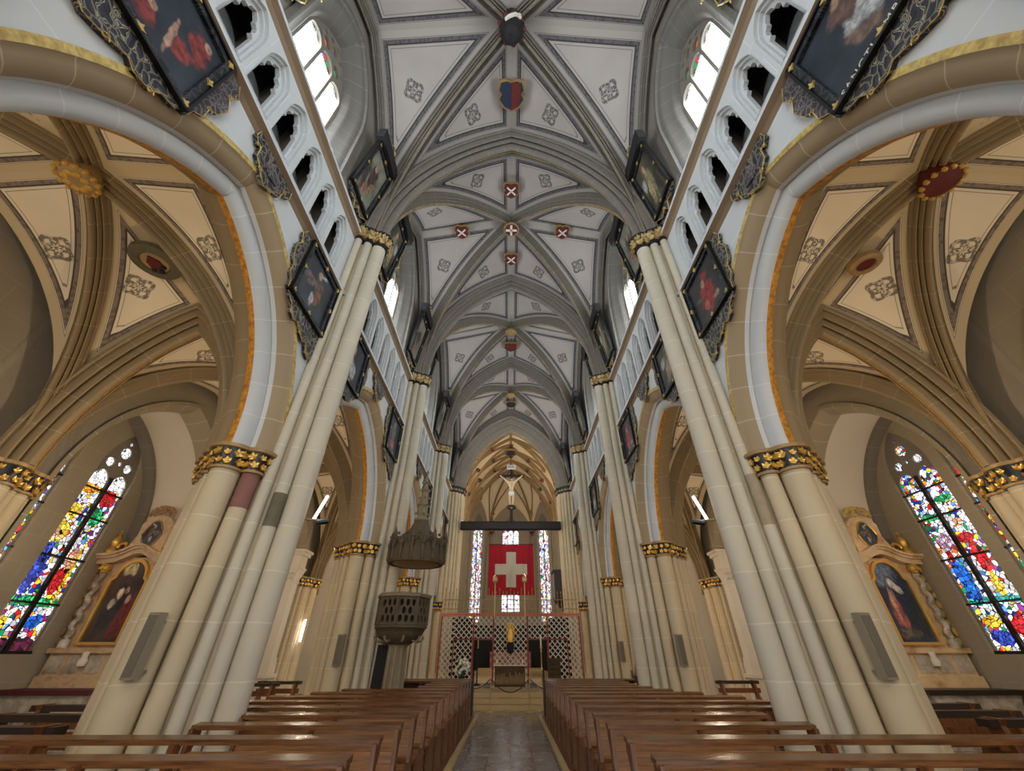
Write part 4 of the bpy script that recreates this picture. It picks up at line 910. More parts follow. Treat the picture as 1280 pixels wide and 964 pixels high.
for b in range(NB+1):
    y0 = 25.9+BL_*b
    for du, dv in ((1, 1), (1, -1)):
        for u0 in (-1, -.5, 0, .5):
            pts = []
            for j in range(9):
                u = u0+.5*j/8; y = y0+dv*BL_*.5*j/8*1.0
                if 25.9 <= y <= 34.6: pts.append(csurf(u, y))
            if len(pts) > 2: q = surf_rib(pts, .07, .16); mb.add(q.v, q.f)
            y = y0+dv*BL_*.5
            if 25.9 < y < 34.5: nodes.append(csurf(u0+.5 if u0 < .5 else .5, y))
    if b: 
        pts = [csurf(-1+2*j/30, min(y0, 34.5)) for j in range(31)]; q = surf_rib(pts, .09, .2); mb.add(q.v, q.f)
for u in (0,): q = surf_rib([csurf(u, 25.9+8.6*j/20) for j in range(21)], .07, .15); mb.add(q.v, q.f)
trim(mb.mesh('net_ribs', M['ribc']), (0, 0, 0))
mb = MB()
for i in range(5):
    for f in ((0, .5) if i < 5 else ()):
        pts = [asurf(i, f, t/16) for t in range(17)]; q = surf_rib(pts, .07 if f == 0 else .05, .16); mb.add(q.v, q.f)
    for a, b in ((0, 1), (1, 0)):
        pts = [asurf(i, a+(b-a)*t/12*.5, .15+.45*t/12) for t in range(13)]; q = surf_rib(pts, .05, .13); mb.add(q.v, q.f)
trim(mb.mesh('apse_ribs', M['ribc']), (0, 0, 0))
seen = []
for b in range(NB+1):
    for h_ in (0, .5):
        y = 25.9+BL_*(b+h_)
        for u in ((-.5, 0, .5) if h_ else (-.75, -.25, .25, .75)):
            if 26.1 < y < 34.4: seen.append((u, y))
mt = [M['boss_red'], M['boss_blue'], M['boss_dark'], M['boss_tan']]
kinds = ['red', 'blue', 'dark', 'tan']
for i, (u, y) in enumerate(seen):
    p = csurf(u, y); q = (i*7) % 4
    t = thing('net_vault_boss', 'small %s shield boss on the choir vault, %s, %s row' % (kinds[q], {-.75: 'low on left flank', -.5: 'middle of left flank', -.25: 'high on left flank', 0: 'on the ridge', .25: 'high on right flank', .5: 'middle of right flank', .75: 'low on right flank'}[u], ('first', 'second', 'third', 'fourth', 'fifth', 'sixth', 'seventh', 'eighth', 'ninth')[int((y-25.9)/1.075)]), 'vault boss', tuple(p), 0, 'choir vault bosses')
    inw = (Vector((0, y, CZV))-p).normalized()
    b_ = MB(); b_.lathe([(.001, .26), (.14, .25), (.19, .2), (.17, .1), (.1, 0)], (0, 0, 0), 10); o = b_.build('shield', mt[q], t); o.rotation_euler = inw.to_track_quat('Z', 'Y').to_euler()
    b_ = MB(); b_.lathe([(.19, .215), (.23, .2), (.22, .16), (.18, .15)], (0, 0, 0), 10); o = b_.build('rim', M['boss_tan'], t); o.rotation_euler = inw.to_track_quat('Z', 'Y').to_euler()
t = thing('net_vault_boss', 'large blue disc at the middle of the choir vault', 'vault boss', (0, 30.2, CZV+CR_-.25))
MB().lathe([(.001, -.1), (.5, -.08), (.55, 0), (.3, .2)], (0, 0, 0), 24).build('disc', M['boss_blue'], t); MB().lathe([(.5, -.1), (.68, -.07), (.7, .02), (.5, .06)], (0, 0, 0), 24).build('rim', M['boss_tan'], t)
# apse walls with tall windows
for i in range(5):
    a = Vector((*AP[i], 0)); b = Vector((*AP[i+1], 0)); d = (b-a); L = d.length; e = d.normalized(); nn = Vector((e.y, -e.x, 0))
    if nn.y > 0: nn = -nn
    mpa = lambda u, v, w: tuple(a+e*u-nn*w+Vector((0, 0, v)))
    zb, zs, ra = (3.7 if i != 2 else 4.5), 11.2, 1.25
    hasw = i in (1, 2, 3); c = L/2; hwid = (.74 if i != 2 else .78)
    top = arc_pts(L/2, 3.6, 10, 0, CZV, L/2)
    hole = [[(c-hwid, zb), (c+hwid, zb)]+arc_pts(hwid, ra, 8, 0, zs, c)[::-1]] if hasw else []
    mb = MB(); mb.plate([(0, 0), (L, 0), (L, 14.2), (0, 14.2)], hole, mpa, 0, .3)
    struct(mb.build('wall_apse', M['chapel']))
    mb = MB()
    for u in (0.0, .28, L-.28, L): mb.bar(mpa(u, CZ, -.08), mpa(u, 10.6, -.08), .08, n=8)
    trim(mb.mesh('apse_shafts', M['chapel']), (0, 0, 0))
    if hasw:
        nwin[0] += 1; mb = MB(); nl = 3 if i == 2 else 2; lw = hwid/nl
        hs = [[(x-lw+.035, zb+.05), (x+lw-.035, zb+.05)]+arc_pts(lw-.035, .25, 4, 0, 10.95, x)[::-1] for x in [c-hwid+lw*(2*q+1) for q in range(nl)]]
        hs += [circ(c-hwid*.45, 11.5, .13, 8), circ(c+hwid*.45, 11.5, .13, 8), circ(c, 11.9, .13, 8)] if i == 2 else [circ(c, 11.6, .17, 8)]
        mb.plate([(c-hwid, zb), (c+hwid, zb)]+arc_pts(hwid, ra, 8, 0, zs, c)[::-1], hs, mpa, .12, .2)
        w = struct(mb.build('window_%d' % nwin[0], M['clere']))
        mb = MB(); mb.plate([(c-hwid, zb), (c+hwid, zb), (c+hwid, 12.5), (c-hwid, 12.5)], [], mpa, .16, None)
        for j in range(len(mb.uv)): mb.uv[j] = [(u-c+hwid, v-zb) for u, v in mb.uv[j]]
        mb.build('glass', M['gl_choirc'] if i == 2 else M['gl_choir'], w)
        mb = MB()
        for q in range(1, 14): z = zb+.62*q; p0 = mpa(c-hwid, z, .1); p1 = mpa(c+hwid, z, .1); mb.bar(p0, p1, .018, n=4)
        mb.build('glazing_bars', M['black'], w)
# small statues on brackets by the apse shafts
for x, lb, m_ in ((-1.75, 'small painted statue under a canopy left of the central choir window', M['boss_tan']), (1.95, 'small gilded statue under a canopy right of the central choir window', M['gold'])):
    t = thing('wall_statue', lb, 'statue', (x, 37.4, 11.0))
    MB().lathe([(.05, -.3), (.22, 0), (.2, .04)], (0, 0, 0), 10).build('bracket', M['boss_red'], t)
    MB().lathe([(.15, .04), (.19, .3), (.14, .7), (.16, 1.0), (.06, 1.15), (.09, 1.25), (.08, 1.38), (.01, 1.42)], (0, 0, 0), 10, sy=.7).build('figure', m_, t)
    MB().lathe([(.22, 1.6), (.2, 1.7), (.05, 2.4)], (0, 0, 0), 8).build('canopy', M['boss_tan'], t)
# ------------------------------------------------------------------ rood beam and crucifix
t = thing('cross_beam', 'dark wooden beam spanning the choir arch under the crucifix', 'beam', (0, 25.0, 8.03))
MB().box(-3.15, 3.15, -.17, .17, 0, .42).build('timber', M['woodk'], t)
MB().box(-3.15, 3.15, -.19, .19, .40, .44).box(-3.15, 3.15, -.19, .19, -.02, .02).build('edge_moulding', M['boss_dark'], t)
o = thing('crucifix', 'tall crucifix with a carved pale figure standing on the dark beam', 'crucifix', (.04, 25.0, 8.47))
MB().box(-.09, .09, -.05, .05, 0, 3.9).build('upright', M['woodk'], o)
MB().box(-.88, .88, -.05, .05, 2.98, 3.16).build('crossbar', M['woodk'], o)
MB().lathe([(.3, -.08), (.3, .08)], (0, 0, 0), 6).build('trefoil_foot', M['woodk'], o).location = (0, 0, .95)
mb = MB(); mb.box(-.3, .3, -.09, -.05, 3.52, 3.84); mb.build('title_board', M['plaster'], o)
cu = bpy.data.curves.new('letters', 'FONT'); cu.body = 'INRI'; cu.size = .26; cu.extrude = .004; cu.align_x = 'CENTER'
ob = bpy.data.objects.new('tmp', cu); COL.objects.link(ob); me = bpy.data.meshes.new_from_object(ob.evaluated_get(bpy.context.evaluated_depsgraph_get())); bpy.data.objects.remove(ob)
me.materials.clear(); me.materials.append(M['black']); q = link('lettering', me, o); q.location = (0, -.095, 3.6); q.rotation_euler = (PI/2, 0, 0)
vb = [(0,0,1.75),(0,0,2.0),(0,-.02,2.3),(0,-.02,2.52),(0,-.04,2.66),(.02,-.1,2.80),
      (.2,0,2.56),(.48,0,2.82),(.78,0,3.08),(-.2,0,2.56),(-.48,0,2.82),(-.78,0,3.08),
      (.1,-.02,1.7),(.1,-.14,1.3),(.04,0,.92),(.03,-.1,.80),(-.1,-.02,1.7),(-.08,-.12,1.3),(-.03,0,.94),(-.03,-.1,.82)]
eb = [(0,1),(1,2),(2,3),(3,4),(4,5),(3,6),(6,7),(7,8),(3,9),(9,10),(10,11),(0,12),(12,13),(13,14),(14,15),(0,16),(16,17),(17,18),(18,19)]
rb_ = [.15,.12,.17,.13,.06,.11,.09,.055,.04,.09,.055,.04,.1,.075,.045,.04,.1,.075,.045,.04]
def skin_safe(name, parent, v, e, r, m_, sub=2):
    me = bpy.data.meshes.new(name); me.from_pydata(v, e, []); ob = bpy.data.objects.new(name, me); COL.objects.link(ob); ob.parent = parent
    bpy.context.view_layer.objects.active = ob
    bm = __import__('bmesh').new(); bm.from_mesh(me); ly = bm.verts.layers.skin.verify()
    bm.verts.ensure_lookup_table()
    for i, vv in enumerate(bm.verts): vv[ly].radius = (r[i], r[i])
    bm.verts[0][ly].use_root = True; bm.to_mesh(me); bm.free()
    md = ob.modifiers.new('skin', 'SKIN'); md.use_smooth_shade = True
    s2 = ob.modifiers.new('subdivision', 'SUBSURF'); s2.levels = sub; s2.render_levels = sub; me.materials.append(m_); return ob
f_ = skin_safe('carved_figure', o, [(x, y-.14, z) for x, y, z in vb], eb, rb_, M['skin'])
MB().lathe([(.16, 1.62), (.185, 1.72), (.19, 1.86), (.16, 1.92)], (0, -.14, 0), 12, sy=.8).build('loincloth', M['white'], o)
MB().ball((.02, -.24, 2.92), .09, 0, 10, 6, (1, 1, .9)).build('hair', M['woodk'], o)
# ------------------------------------------------------------------ flag
t = thing('hanging_flag', 'square red flag with white cross hanging in front of the choir', 'flag', (.03, 24.85, 4.36))
fl = lambda u, v, w: (u*1.345, w+.035*math.sin(u*9+v*.7)*(1-v/3.4)+.02*math.sin(u*23), v)
mb = MB(); mb.grid(lambda a, b: fl(2*a-1, 2.72*b, 0), 60, 10); mb.grid(lambda a, b: fl(2*a-1, 2.72*b, .012), 60, 10); mb.build('red_cloth', M['flagred'], t)
cw = .29; mb = MB()
for (u0, u1, v0, v1) in ((-cw, cw, .40, 2.30), (-.95, -cw, 1.06, 1.64), (cw, .95, 1.06, 1.64)):
    mb.grid(lambda a, b: fl((u0+(u1-u0)*a)/1.345, v0+(v1-v0)*b, -.012), 24, 6)
mb.build('white_cross', M['flagwhite'], t)
MB().bar((-1.36, 0, 2.74), (1.36, 0, 2.74), .02).build('hanging_rod', M['boss_dark'], t)
mb = MB(); [mb.bar((x, 0, 2.74), (x*.96, .12, 3.68), .008) for x in (-1.2, 1.2)]; mb.build('cord', M['boss_dark'], t)
# ------------------------------------------------------------------ choir screen
SY = 24.15
t = thing('choir_screen', 'white diamond lattice choir screen with red posts and orange lintel', 'screen', (0, SY, CZ))
XS = [-3.68, -1.95, -.90, .90, 1.95, 3.68]; ZT = 3.28-CZ; ZD = 1.80
def lattice(x0, x1, z0, z1, parent, pitch=.27):
    mb = MB()
    for sgn, yy in ((1, -.02), (-1, .02)):
        c = (z0-x1) if sgn > 0 else (z0+x0)
        lo, hi = ((z0-x1), (z1-x0)) if sgn > 0 else ((z0+x0), (z1+x1)); n = int((hi-lo)/pitch)
        for i in range(1, n+1):
            c = lo+i*pitch   # z = sgn*x + c
            P = []
            for x in (x0, x1):
                z = sgn*x+c
                if z0 <= z <= z1: P.append((x, z))
            for z in (z0, z1):
                x = (z-c)*sgn
                if x0 < x < x1: P.append((x, z))
            if len(P) >= 2 and math.hypot(P[0][0]-P[1][0], P[0][1]-P[1][1]) > .02:
                mb.bar((P[0][0], yy, P[0][1]), (P[1][0], yy, P[1][1]), .034 if sgn < 0 else .028, n=4)
    return mb.build('lattice_panel', M['lattice'], parent)
for i in range(5):
    x0, x1 = XS[i], XS[i+1]
    if i in (1, 3): lattice(x0, x1, ZD, ZT, t)
    elif i == 2: lattice(x0, x1, 0, ZT, t)
    else:
        xi = -2.97 if i == 0 else 2.97
        if i == 0: lattice(x0, xi, 0, ZT, t); lattice(xi, x1, ZD, ZT, t); d = (xi, x1)
        else: lattice(xi, x1, 0, ZT, t); lattice(x0, xi, ZD, ZT, t); d = (x0, xi)
        dr = lattice(d[0], d[1], .05, ZD-.05, t); dr.name = 'gate'
        MB().box(d[0], d[1], -.04, .04, ZD-.04, ZD+.02).box(d[0]-.03, d[0]+.03, -.04, .04, 0, ZD).box(d[1]-.03, d[1]+.03, -.04, .04, 0, ZD).build('gate_frame', M['red'], t)
for x in XS: MB().box(x-.04, x+.04, -.06, .06, 0, ZT).build('post', M['red'], t)
MB().box(-1.95, -.9, -.05, .05, ZD-.04, ZD+.03).box(.9, 1.95, -.05, .05, ZD-.04, ZD+.03).build('door_rail', M['red'], t)
MB().box(-3.72, 3.72, -.09, .09, ZT, ZT+.14).build('lintel', M['orange'], t)
mb = MB()
for i in range(60): mb.box(-3.66+.124*i, -3.62+.124*i, -.1, -.088, ZT+.05, ZT+.09)
mb.build('lintel_studs', M['red'], t)
for z in (.34, .78): MB().bar((-3.68, 0, ZT+z), (3.68, 0, ZT+z), .022).build('rail', M['tanmetal'], t)
for i in range(37):
    x = -3.6+.2*i; h_ = 1.18 if i % 3 else 1.34
    MB().bar((x, 0, ZT+.1), (x, 0, ZT+h_-.14), .016).lathe([(.002, -.14), (.034, -.07), (.012, 0), (.001, .05)], (x, 0, ZT+h_), 6).ball((x, 0, ZT+.56), .04, 0, 6, 4, (1, .6, 1.5)).build('spike_rod', M['tanmetal'], t)
for x, lb in ((-.86, 'left'), (.78, 'right')):
    o = thing('processional_torch', 'brass processional torch rising in front of the flag, %s one' % lb, 'torch', (x, SY-.12, CZ+2.7), 0)
    MB().bar((0, 0, 0), (0, 0, 1.75), .025).build('shaft', M['brass'], o)
    lt_ = MB().lathe([(.03, 1.7), (.10, 1.76), (.14, 1.86), (.11, 1.98), (.13, 2.02), (.05, 2.1), (.001, 2.26)], (0, 0, 0), 12).build('lantern', M['brass'], o)
    MB().lathe([(.07, 1.84), (.08, 1.9), (.07, 1.98)], (0, 0, -.0), 8, sx=1.7, sy=1.7).build('lantern_glass', M['boss_white'], lt_)
for x_ in (-2.6, 2.6): MB().box(x_-.55, x_+.55, .30, .36, 0, ZT-.05).build('dark_backing', M['boss_dark'], t)  # dark boards added so the view through the lattice stays dark
# inner choir furniture seen through the doors
for s, side in ((-1, 'left'), (1, 'right')):
    t = thing('choir_stall', 'dark wooden choir stalls behind the screen on the %s' % side, 'stalls', (s*3.2, 30, CZ))
    MB().box(-.25, .25, -3.5, 3.5, 0, 1.1).build('bench', M['woodk'], t)
    MB().box(s*.25-.05, s*.25+.05, -3.5, 3.5, 0, 3.3).build('high_back', M['woodk'], t)
    mb = MB(); [mb.box(-.3, .3, -3.5+.78*i, -3.44+.78*i, 0, 1.3) for i in range(10)]; mb.build('armrests', M['woodk'], t)
t = thing('high_altar', 'dark high altar with steps seen through the screen doors', 'altar', (0, 34.5, CZ))
MB().box(-2.6, 2.6, -1.2, 1.2, 0, .16).box(-2.3, 2.3, -.8, 1.2, .16, .32).build('steps', M['step'], t); MB().box(-1.5, 1.5, -.2, .6, .32, 1.3).build('block', M['marbler'], t)
mb = MB(); mb.box(-2.9, 2.9, .9, 1.1, 0, 3.0); mb.build('screen_wall', M['boss_dark'], t)
t = thing('organ_case', 'dark case high against the choir wall on the right', 'organ case', (3.2, 27.5, 4.42))
MB().box(-.45, .35, -.7, .7, 0, 1.5).build('case', M['woodk'], t); MB().box(-.5, .4, -.75, .75, 1.5, 1.6).build('cornice', M['boss_dark'], t)
MB().hexa([(.1,-.5,-.6),(.35,-.5,-.6),(.35,.5,-.6),(.1,.5,-.6),(-.45,-.7,0),(.35,-.7,0),(.35,.7,0),(-.45,.7,0)]).build('bracket', M['woodk'], t)
# ------------------------------------------------------------------ altar, ambo, candle, flowers, madonna, rope barrier
t = thing('main_altar', 'bronze relief altar block with white cloth at the head of the aisle', 'altar', (-.02, 20.6, CZ))
MB().box(-.64, .64, -.35, .35, 0, .74).build('relief_block', M['bronze'], t)
mb = MB(); rnd = random.Random(3)
for i in range(15):
    x = -.56+.08*i; h_ = rnd.uniform(.28, .46); mb.lathe([(.035, .12), (.045, .2), (.03, h_), (.02, h_+.02), (.03, h_+.06), (.001, h_+.1)], (x, -.355, 0), 8, sy=.6)
mb.build('relief_figures', plain('relief_bronze', (136, 108, 66), .5, .3, var=.4, sc=12), t)
MB().box(-.66, .66, -.37, .37, .74, .765).build('altar_cloth', M['white'], t)
MB().box(-.8, .8, -.5, .5, -.0, .03).build('plinth', M['step'], t)
for x in (-.56, .54):
    o = thing('altar_candle', 'white candle on the %s end of the bronze altar' % ('left' if x < 0 else 'right'), 'candle', (x-.02, 20.6, CZ+.765))
    MB().lathe([(.05, 0), (.05, .02), (.02, .03), (.02, .06)], (0, 0, 0), 8).build('holder', M['brass'], o); MB().lathe([(.03, .06), (.03, .2), (.004, .21)], (0, 0, 0), 8).build('wax', M['white'], o)
t = thing('ambo', 'carved dark bronze reading desk to the right of the altar', 'lectern', (1.88, 20.5, CZ))
MB().box(-.26, .26, -.2, .2, 0, .96).build('front_panel', M['bronze'], t)
MB().hexa([(-.29,-.24,.94),(.29,-.24,.94),(.29,.24,.90),(-.29,.24,.90),(-.29,-.24,1.02),(.29,-.24,1.02),(.29,.24,.94),(-.29,.24,.94)]).build('desk_top', M['bronze'], t)
mb = MB(); [mb.ball((-.18+.12*(i % 4)+.02*((i*5) % 3), -.2, .15+.17*(i//4)), .05, 0, 6, 4, (1, .4, 1.5)) for i in range(20)]; mb.build('relief', M['bronze'], t)
t = thing('tall_candle_stand', 'tall thin gilded candle stand beside the reading desk', 'candle stand', (1.36, 20.7, CZ))
MB().lathe([(.16, 0), (.15, .03), (.03, .1), (.025, .5), (.05, .55), (.02, .6), (.02, 1.2), (.05, 1.25), (.02, 1.3), (.07, 1.4)], (0, 0, 0), 10).build('stem', M['brass'], t); MB().lathe([(.035, 1.4), (.035, 1.84), (.003, 1.86)], (0, 0, 0), 8).build('candle', M['white'], t)
t = thing('candle_rack', 'dark metal candle stand left of the altar', 'candle stand', (-1.5, 21.6, CZ))
MB().lathe([(.2, 0), (.18, .04), (.03, .1), (.03, 1.3), (.1, 1.36)], (0, 0, 0), 8).build('stem', M['boss_dark'], t); MB().lathe([(.03, 1.36), (.03, 1.7)], (0, 0, 0), 8).build('candle', M['boss_tan'], t)
t = thing('flower_vase', 'dark vase with a bouquet of white flowers at the left of the altar steps', 'flowers', (-1.98, 19.6, CZ))
MB().lathe([(.10, 0), (.12, .05), (.10, .2), (.14, .38), (.15, .42), (.12, .42)], (0, 0, 0), 12).build('vase', M['boss_dark'], t)
mb = MB(); fb = MB(); rnd = random.Random(8)
for i in range(34):
    a = rnd.uniform(0, 2*PI); r_ = rnd.uniform(.05, .33); h_ = rnd.uniform(.5, .98)*1.0; p = (r_*math.cos(a), r_*math.sin(a), h_)
    mb.bar((0, 0, .35), p, .006, n=4)
    if i < 22: petals(fb, p, (p[0], p[1]-.3, .3), .075)
    else: petals(mb, p, (p[0], p[1]-.3, .2), .07, 0, 3)
mb.build('leaves', M['green'], t); fb.build('blossoms', M['petal'], t)
t = thing('madonna_statue', 'gilded statue in a halo of rays mounted before the middle lattice', 'statue', (0, SY-.24, 2.1))
MB().lathe([(.04, -.5), (.14, -.42), (.2, -.2), (.16, -.05), (.2, 0)], (0, 0, 0), 10).build('bracket', M['boss_dark'], t)
MB().lathe([(.15, 0), (.17, .25), (.12, .45), (.14, .6), (.05, .68), (.07, .74), (.065, .84), (.01, .88)], (0, 0, 0), 12, sy=.7).build('figure', M['gold'], t)
mb = MB()
for i in range(20):
    a = 2*PI*i/20; R_ = .40 if i % 2 else .32; mb.bar((.14*math.cos(a), .06, .55+.16*math.sin(a)), (R_*math.cos(a), .06, .55+R_*1.1*math.sin(a)), .03, r2=.004, n=4)
mb.build('rays', M['gold'], t)
for i, (x, lb) in enumerate(((-.68, 'left'), (.66, 'right'))):
    t = thing('barrier_post', 'slim brass rope post standing before the steps, %s one' % lb, 'rope post', (x, 16.9, 0), 0)
    MB().lathe([(.15, 0), (.15, .015), (.03, .03)], (0, 0, 0), 20).build('base_plate', M['brass'], t); MB().lathe([(.018, .02), (.018, .86), (.03, .88), (.03, .92), (.001, .95)], (0, 0, 0), 10).build('post', M['brass'], t)
M['rope'] = plain('navy_rope', (44, 42, 58), .8)
def rope(a, b, sag, lb):
    mb = MB(); P = [(a[0]+(b[0]-a[0])*j/16, a[1]+(b[1]-a[1])*j/16, a[2]+(b[2]-a[2])*j/16-sag*4*(j/16)*(1-j/16)) for j in range(17)]
    mb.tube([(p[0]-a[0], p[1]-a[1], p[2]-a[2]) for p in P], .017, 0, 6); o = mb.build('barrier_rope', M['rope']); o.location = a; tag(o, lb, 'rope')
rope((-.65, 16.9, .88), (.63, 16.9, .88), .36, 'navy rope sagging between the two brass posts')
rope((-1.7, 17.0, .80), (-.71, 16.9, .88), .22, 'navy rope from the left brass post towards the pews')
rope((.69, 16.9, .88), (1.7, 17.0, .80), .22, 'navy rope from the right brass post towards the pews')
# ------------------------------------------------------------------ pulpit and canopy
t = thing('pulpit', 'carved stone pulpit with traceried parapet on a slender stem against the second left pillar', 'pulpit', (-2.92, 12.1, 0))
MB().lathe([(.42, 0), (.42, .1), (.34, .16), (.3, .5), (.22, .6), (.20, 1.5), (.24, 1.75), (.34, 1.86)], (0, 0, 0), 8).build('stem', M['carvedl'], t)
mb = MB(); [mb.bar((.24*math.cos(a), .24*math.sin(a), .1), (.2*math.cos(a), .2*math.sin(a), 1.8), .05, n=6) for a in [2*PI*i/8 for i in range(8)]]; mb.build('stem_ribs', M['carvedl'], t)
MB().lathe([(.30, 1.80), (.42, 1.88), (.55, 1.96), (.60, 2.04), (.66, 2.14), (.70, 2.16), (.70, 2.20), (.64, 2.24)], (0, 0, 0), 8).build('bowl', M['carved'], t)
mb = MB()
for i in range(8):
    a0 = 2*PI*i/8; a1 = 2*PI*(i+1)/8
    P0 = Vector((.66*math.cos(a0), .66*math.sin(a0), 0)); P1 = Vector((.66*math.cos(a1), .66*math.sin(a1), 0)); e = (P1-P0); L = e.length; e.normalize(); n_ = Vector((e.y, -e.x, 0))
    m3 = lambda u, v, w: tuple(P0+e*u+n_*w+Vector((0, 0, 2.22+v)))
    hs = []
    for r_ in range(3):
        for c_ in range(3 if r_ != 1 else 2):
            cx_, cz_ = L*((.19+.31*c_) if r_ != 1 else (.345+.31*c_)), .135+.18*r_; hs.append([(cx_+(.052)*math.cos(2*PI*q/8), cz_+.085*math.sin(2*PI*q/8)) for q in range(8)])
    mb.plate([(0, 0), (L, 0), (L, .64), (0, .64)], hs, m3, .02, -.04)
    mb.bar(m3(0, 0, .02), m3(0, .66, .02), .035, n=6)
mb.build('tracery_parapet', M['carved'], t)
MB().lathe([(.56, 2.2), (.56, 2.84)], (0, 0, 0), 8).build('inner_lining', M['boss_dark'], t)
MB().lathe([(.60, 2.84), (.74, 2.86), (.76, 2.92), (.70, 2.95), (.56, 2.95), (.56, 2.88)], (0, 0, 0), 8).build('rail', M['carvedl'], t)
mb = MB()
for i in range(8):
    a = 2*PI*(i+.5)/8; mb.tube([(.62*math.cos(a)*f, .62*math.sin(a)*f, 1.98-.12*math.sin(PI*q/6)) for q, f in enumerate((.5, .6, .7, .8, .9, .98, 1.02))], .03)
mb.build('bowl_cusps', M['carvedl'], t)
MB().hexa([(-.62, .12, 0), (-.30, .12, 0), (-.30, .3, 0), (-.62, .3, 0), (-.56, .12, 1.8), (-.22, .12, 1.8), (-.22, .3, 1.8), (-.56, .3, 1.8)]).build('stair_door', M['boss_dark'], t)
t = thing('pulpit_canopy', 'dark carved crown-shaped sounding canopy with spire above the pulpit', 'canopy', (-2.74, 12.1, 3.72))
MB().lathe([(.02, .05), (.7, .02), (.78, 0), (.80, .1), (.78, .4), (.72, .6), (.5, .8), (.3, .98), (.2, 1.25)], (0, 0, 0), 16).build('crown', M['carved'], t)
o = MB().lathe([(.01, -.005), (.62, -.005), (.66, .02)], (0, 0, 0), 16).build('gilded_soffit', M['boss_tan'], t)
mb = MB(); gb = MB()
for i in range(16):
    a = 2*PI*i/16; x, y = .80*math.cos(a), .80*math.sin(a); h_ = .95 if i % 2 == 0 else .68
    mb.lathe([(.05, .05), (.05, h_*.62), (.075, h_*.64), (.001, h_)], (x, y, 0), 6)
    a2 = a+PI/16; x, y = .81*math.cos(a2), .81*math.sin(a2); gb.tube([(x*1.0+.12*math.sin(a2)*c, y-.12*math.cos(a2)*c, .35+.28*(1-c*c)) for c in (-1, -.6, -.2, .2, .6, 1)], .022, 0, 5)
    gb.ball((x, y, .72), .045, 0, 6, 4)
mb.build('pinnacle_ring', M['carved'], t); gb.build('gable_tracery', M['carved'], t)
mb = MB(); mb.lathe([(.2, 1.2), (.24, 1.24), (.24, 1.3), (.15, 1.34), (.14, 1.7), (.18, 1.74), (.11, 1.8), (.09, 2.2), (.02, 2.75), (.05, 2.8), (.001, 2.9)], (0, 0, 0), 8)
for z in (1.45, 1.7, 1.95, 2.2, 2.45):
    for i in range(4): a = PI/2*i+.4; mb.ball((math.cos(a)*(.2-(z-1.4)*.1), math.sin(a)*(.2-(z-1.4)*.1), z), .05, 0, 6, 4)
mb.build('spire', M['carvedl'], t)
# ------------------------------------------------------------------ pews
def pew(x0, x1, label, group, first=None):
    """long pew from the aisle end x0 outwards to x1 (local x >= 0 runs outwards)"""
    L = x1-x0
    t = thing('pew', label, 'pew', (0, 0, 0), 0, group)
    mb = MB(); mb.hexa([(0, -.06, .885), (L, -.06, .885), (L, .07, .90), (0, .07, .90), (0, -.06, .925), (L, -.06, .925), (L, .07, .94), (0, .07, .94)]); mb.build('top_ledge', M['wood'], t)
    MB().hexa([(.02, -.09, .56), (L-.02, -.09, .56), (L-.02, -.065, .56), (.02, -.065, .56), (.02, -.06, .72), (L-.02, -.06, .72), (L-.02, -.035, .72), (.02, -.035, .72)]).build('back_board', M['woodl'], t)
    MB().box(.02, L-.02, -.44, -.08, .43, .46).build('seat', M['woodl'], t)
    MB().hexa([(.02, -.14, .40), (L-.02, -.14, .40), (L-.02, -.11, .40), (.02, -.11, .40), (.02, -.13, .50), (L-.02, -.13, .50), (L-.02, -.10, .50), (.02, -.10, .50)]).build('lower_rail', M['woodl'], t)
    MB().box(.05, L-.05, .16, .32, .12, .16).build('kneeler', M['woodl'], t)
    prof = [(-.44, 0), (-.45, .36), (-.46, .46), (-.28, .48), (-.16, .52), (-.11, .64), (-.10, .90), (.065, .90), (.06, .82), (.0, .74), (-.01, .56), (.02, .30), (.06, .14), (.12, .0)]
    n = max(2, int(round(L/1.7))+1)
    for i in range(n):
        x = min(max(.03, L*i/(n-1)), L-.03)
        if i in (0, n-1): MB().prism(prof, lambda u, v, w: (w, u, v), x-.02, x+.02).build('end_panel', M['woodd'], t)
        else: MB().box(x-.025, x+.025, -.12, -.02, .05, .9).box(x-.025, x+.025, -.42, -.05, .05, .43).build('support', M['woodd'], t)
    return t
ord_ = ['front row', 'second row', 'third row', 'fourth row', 'fifth row', 'sixth row', 'seventh row', 'eighth row', 'ninth row', 'tenth row', 'eleventh row', 'twelfth row', 'thirteenth row', 'fourteenth row']
lens = [5.6, 5.3, 2.2, 2.15, 3.1, 3.1, 3.1, 2.7, 2.4, 2.2, 2.1, 2.1, 2.2, 3.0]
protos = {}
